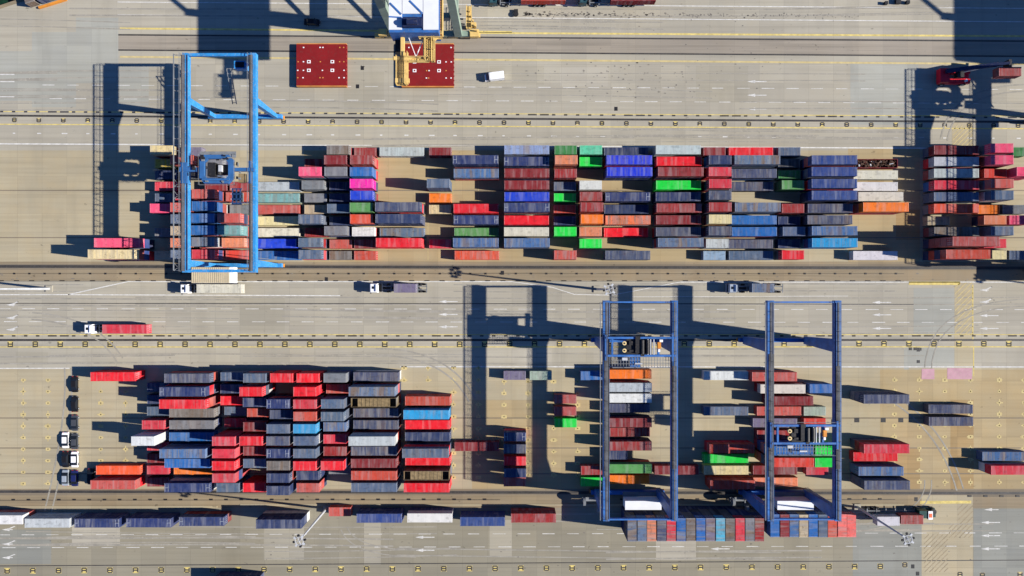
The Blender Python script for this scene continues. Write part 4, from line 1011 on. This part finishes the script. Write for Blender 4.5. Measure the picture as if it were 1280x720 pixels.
# ------------------------------------------------------------------ high mast lamps
def mast(px, py, label, rz=0.0):
    h = 24.5; t = empty('lamp_mast', (*G(px,py),0), rz); tag(t, label, 'lamp mast', 'high lamp masts between the roads')
    m = MB(); m.cyl((0,0,.0),(0,0,h),.36,12,0,.16); m.build('pole', M_GALV, t)
    m = MB(); m.box(-.9,.9,-.9,.9,0,.35); m.build('foundation', M_CONC, t)
    m = MB(); n = 16
    for i in range(n):
        a, b = 2*math.pi*i/n, 2*math.pi*(i+1)/n
        m.beam((1.0*math.cos(a),1.0*math.sin(a),h),(1.0*math.cos(b),1.0*math.sin(b),h),.12,.25)
    for i in range(4): a = i*math.pi/2+.4; m.beam((0,0,h),(1.0*math.cos(a),1.0*math.sin(a),h),.1,.2)
    m.build('lamp_ring', M_GALV, t)
    for i in range(8):
        a = 2*math.pi*i/8+.2; d = MB(); d.cbox((1.32*math.cos(a),1.32*math.sin(a),h-.05),(.55,.45,.35),0,a); d.cbox((1.32*math.cos(a)+.1,1.32*math.sin(a),h-.27),(.45,.4,.06),1,a)
        d.build('floodlight', [M_GALV if i % 2 else M_DARK, M_GLASS], t)
mast(408.2,635.5,'tall lamp mast leaning over the bottom road beside a navy container')
mast(1071.4,633.6,'tall lamp mast near the white container behind the green yard tractor')
mast(62,361,'tall lamp mast beside the left road, head beyond the left edge')
mast(746,361.5,'tall lamp mast standing above the left dark blue crane')
mast(1402,368,'tall lamp mast outside the right edge, seen by its shadow')

# small bits by the quay
b_ = MB(); b_.cyl((0,0,0),(0,0,.7),.45,12); b_.cyl((0,0,.7),(0,0,.95),.7,12); b_.cbox((0,.9,.4),(1.1,1.0,.8))
tag(b_.build('mooring_bollard', M_DARK, None, (*G(645,19),0)), 'black bollard standing between two white lines below the red truck', 'bollard')
for i, (px, py, lab) in enumerate(((1106,5,'small dark crate alone at the top edge, leftmost of three'),(1121,3,'dark crate in the middle of three at the top edge'),(1133,4,'small dark crate, rightmost of three at the top edge'))):
    m = MB(); s_ = (.8,1.3,.9)[i]; m.box(-s_/2,s_/2,-s_/2,s_/2,.12,.9)
    for q in (-.35,.35): m.box(-s_/2,s_/2,q*s_-.08,q*s_+.08,0,.12)
    m.box(-s_/2-.03,s_/2+.03,-s_/2-.03,s_/2+.03,.9,.98)
    tag(m.build('crate', M_DARK, None, (*G(px,py),0)), lab, 'crate', 'dark crates at the top edge')

# ------------------------------------------------------------------ container labels
ORD = lambda n: f"{n}{'th' if 10 <= n % 100 <= 20 else {1:'st',2:'nd',3:'rd'}.get(n%10,'th')}"
rows = {}
for r in REC: rows.setdefault((r['block'], r['row']), []).append(r)
for k, l in rows.items():
    l.sort(key=lambda r: r['x'])
    for i, r in enumerate(l):
        r['i'] = i+1; r['lft'] = l[i-1]['words'] if i else None; r['rgt'] = l[i+1]['words'] if i+1 < len(l) else None
sz = {'L':'long','S':'short'}
def count(f, v): return sum(1 for q in REC if q['lab'] is None and f(q) == v)
used = set()
for r in REC:
    o = r['o']; noun = 'open-top container' if r['kind'] != 'box' else 'container'
    gname = {'on truck':'containers riding on vehicles','held':'containers riding on vehicles','quay':'containers at the quay edge','bottom edge':'containers in the row along the bottom road'}.get(r['block'], 'containers in the '+r['block'])
    if r['lab']: lab = r['lab']
    else:
        blk = r['block']; pre = f"{r['words']} {sz[r['size']]} {noun}"
        f1 = lambda q: (q['words'],q['size'],q['kind'],q['block'])
        f2 = lambda q: (q['words'],q['size'],q['kind'],q['block'],q['lft'],q['rgt'])
        if r['kind'] == 'open': lab = 'maroon open-top container full of scrap metal, above white containers'
        elif count(f1, f1(r)) == 1: lab = f"{pre}, the only one of its colour in the {blk}" if len(blk.split()) < 5 else f"{pre}, in the {blk}"
        elif r['lft'] and r['rgt'] and count(f2, f2(r)) == 1 and len((r['lft']+r['rgt']+r['words']+blk).replace(' ','  ').split()) <= 99:
            lab = f"{pre} between {r['lft']} and {r['rgt']} ones, {blk}"
        elif len(rows) and blk in ('end-on row at the bottom','row along the bottom road'):
            lab = f"{pre}, {ORD(r['i'])} from left in the {blk}"
        elif blk.startswith('boxes'):
            lab = f"{pre} right of the rightmost blue crane, {ORD(1+sum(1 for q in REC if q['block']==blk and q['y']>r['y']))} from top"
        else: lab = f"{pre}, {ORD(r['i'])} from left in the {ORD(r['row'])} row, {blk}"
        if len(lab.split()) > 16: lab = f"{pre}, {ORD(r['i'])} in {ORD(r['row'])} row of {blk}"
    tag(o, lab, 'container', gname)

# ------------------------------------------------------------------ light and camera
el = math.radians(31.5); ax = Vector((152,-18)).normalized()
sd = Vector((ax.x*math.cos(el), ax.y*math.cos(el), math.sin(el)))
su = bpy.data.lights.new('sun', 'SUN'); su.energy = 4.8; su.angle = math.radians(.5); su.color = (1.0,.95,.865)
so = bpy.data.objects.new('sun', su); COL.objects.link(so); so.rotation_euler = (-sd).to_track_quat('-Z','Y').to_euler(); so.location = (200,-30,200)
w = bpy.data.worlds.new('World'); SC.world = w; w.use_nodes = True
sk = w.node_tree.nodes.new('ShaderNodeTexSky'); sk.sky_type = 'NISHITA'; sk.sun_disc = False
sk.sun_elevation = el; sk.sun_rotation = math.atan2(sd.x, sd.y); sk.air_density = 1.0; sk.dust_density = .3; sk.ozone_density = 2.0
tn = w.node_tree.nodes.new('ShaderNodeMix'); tn.data_type = 'RGBA'; tn.blend_type = 'MULTIPLY'; tn.inputs[0].default_value = 1.0
tn.inputs[7].default_value = (.40,.72,1.30,1)
w.node_tree.links.new(sk.outputs[0], tn.inputs[6]); w.node_tree.links.new(tn.outputs[2], w.node_tree.nodes['Background'].inputs['Color'])
w.node_tree.nodes['Background'].inputs['Strength'].default_value = .05
cam = bpy.data.cameras.new('camera'); cam.lens = 24; cam.sensor_width = 36; cam.clip_end = 3000; cam.clip_start = 1
co = bpy.data.objects.new('camera', cam); COL.objects.link(co); co.location = (0,0,H); SC.camera = co
SC.view_settings.view_transform = 'Standard'; SC.view_settings.look = 'None'; SC.view_settings.exposure = 1.0; SC.view_settings.gamma = 1.0
print('CONTAINERS', len(REC), 'UNDER', len(UNDER.f))
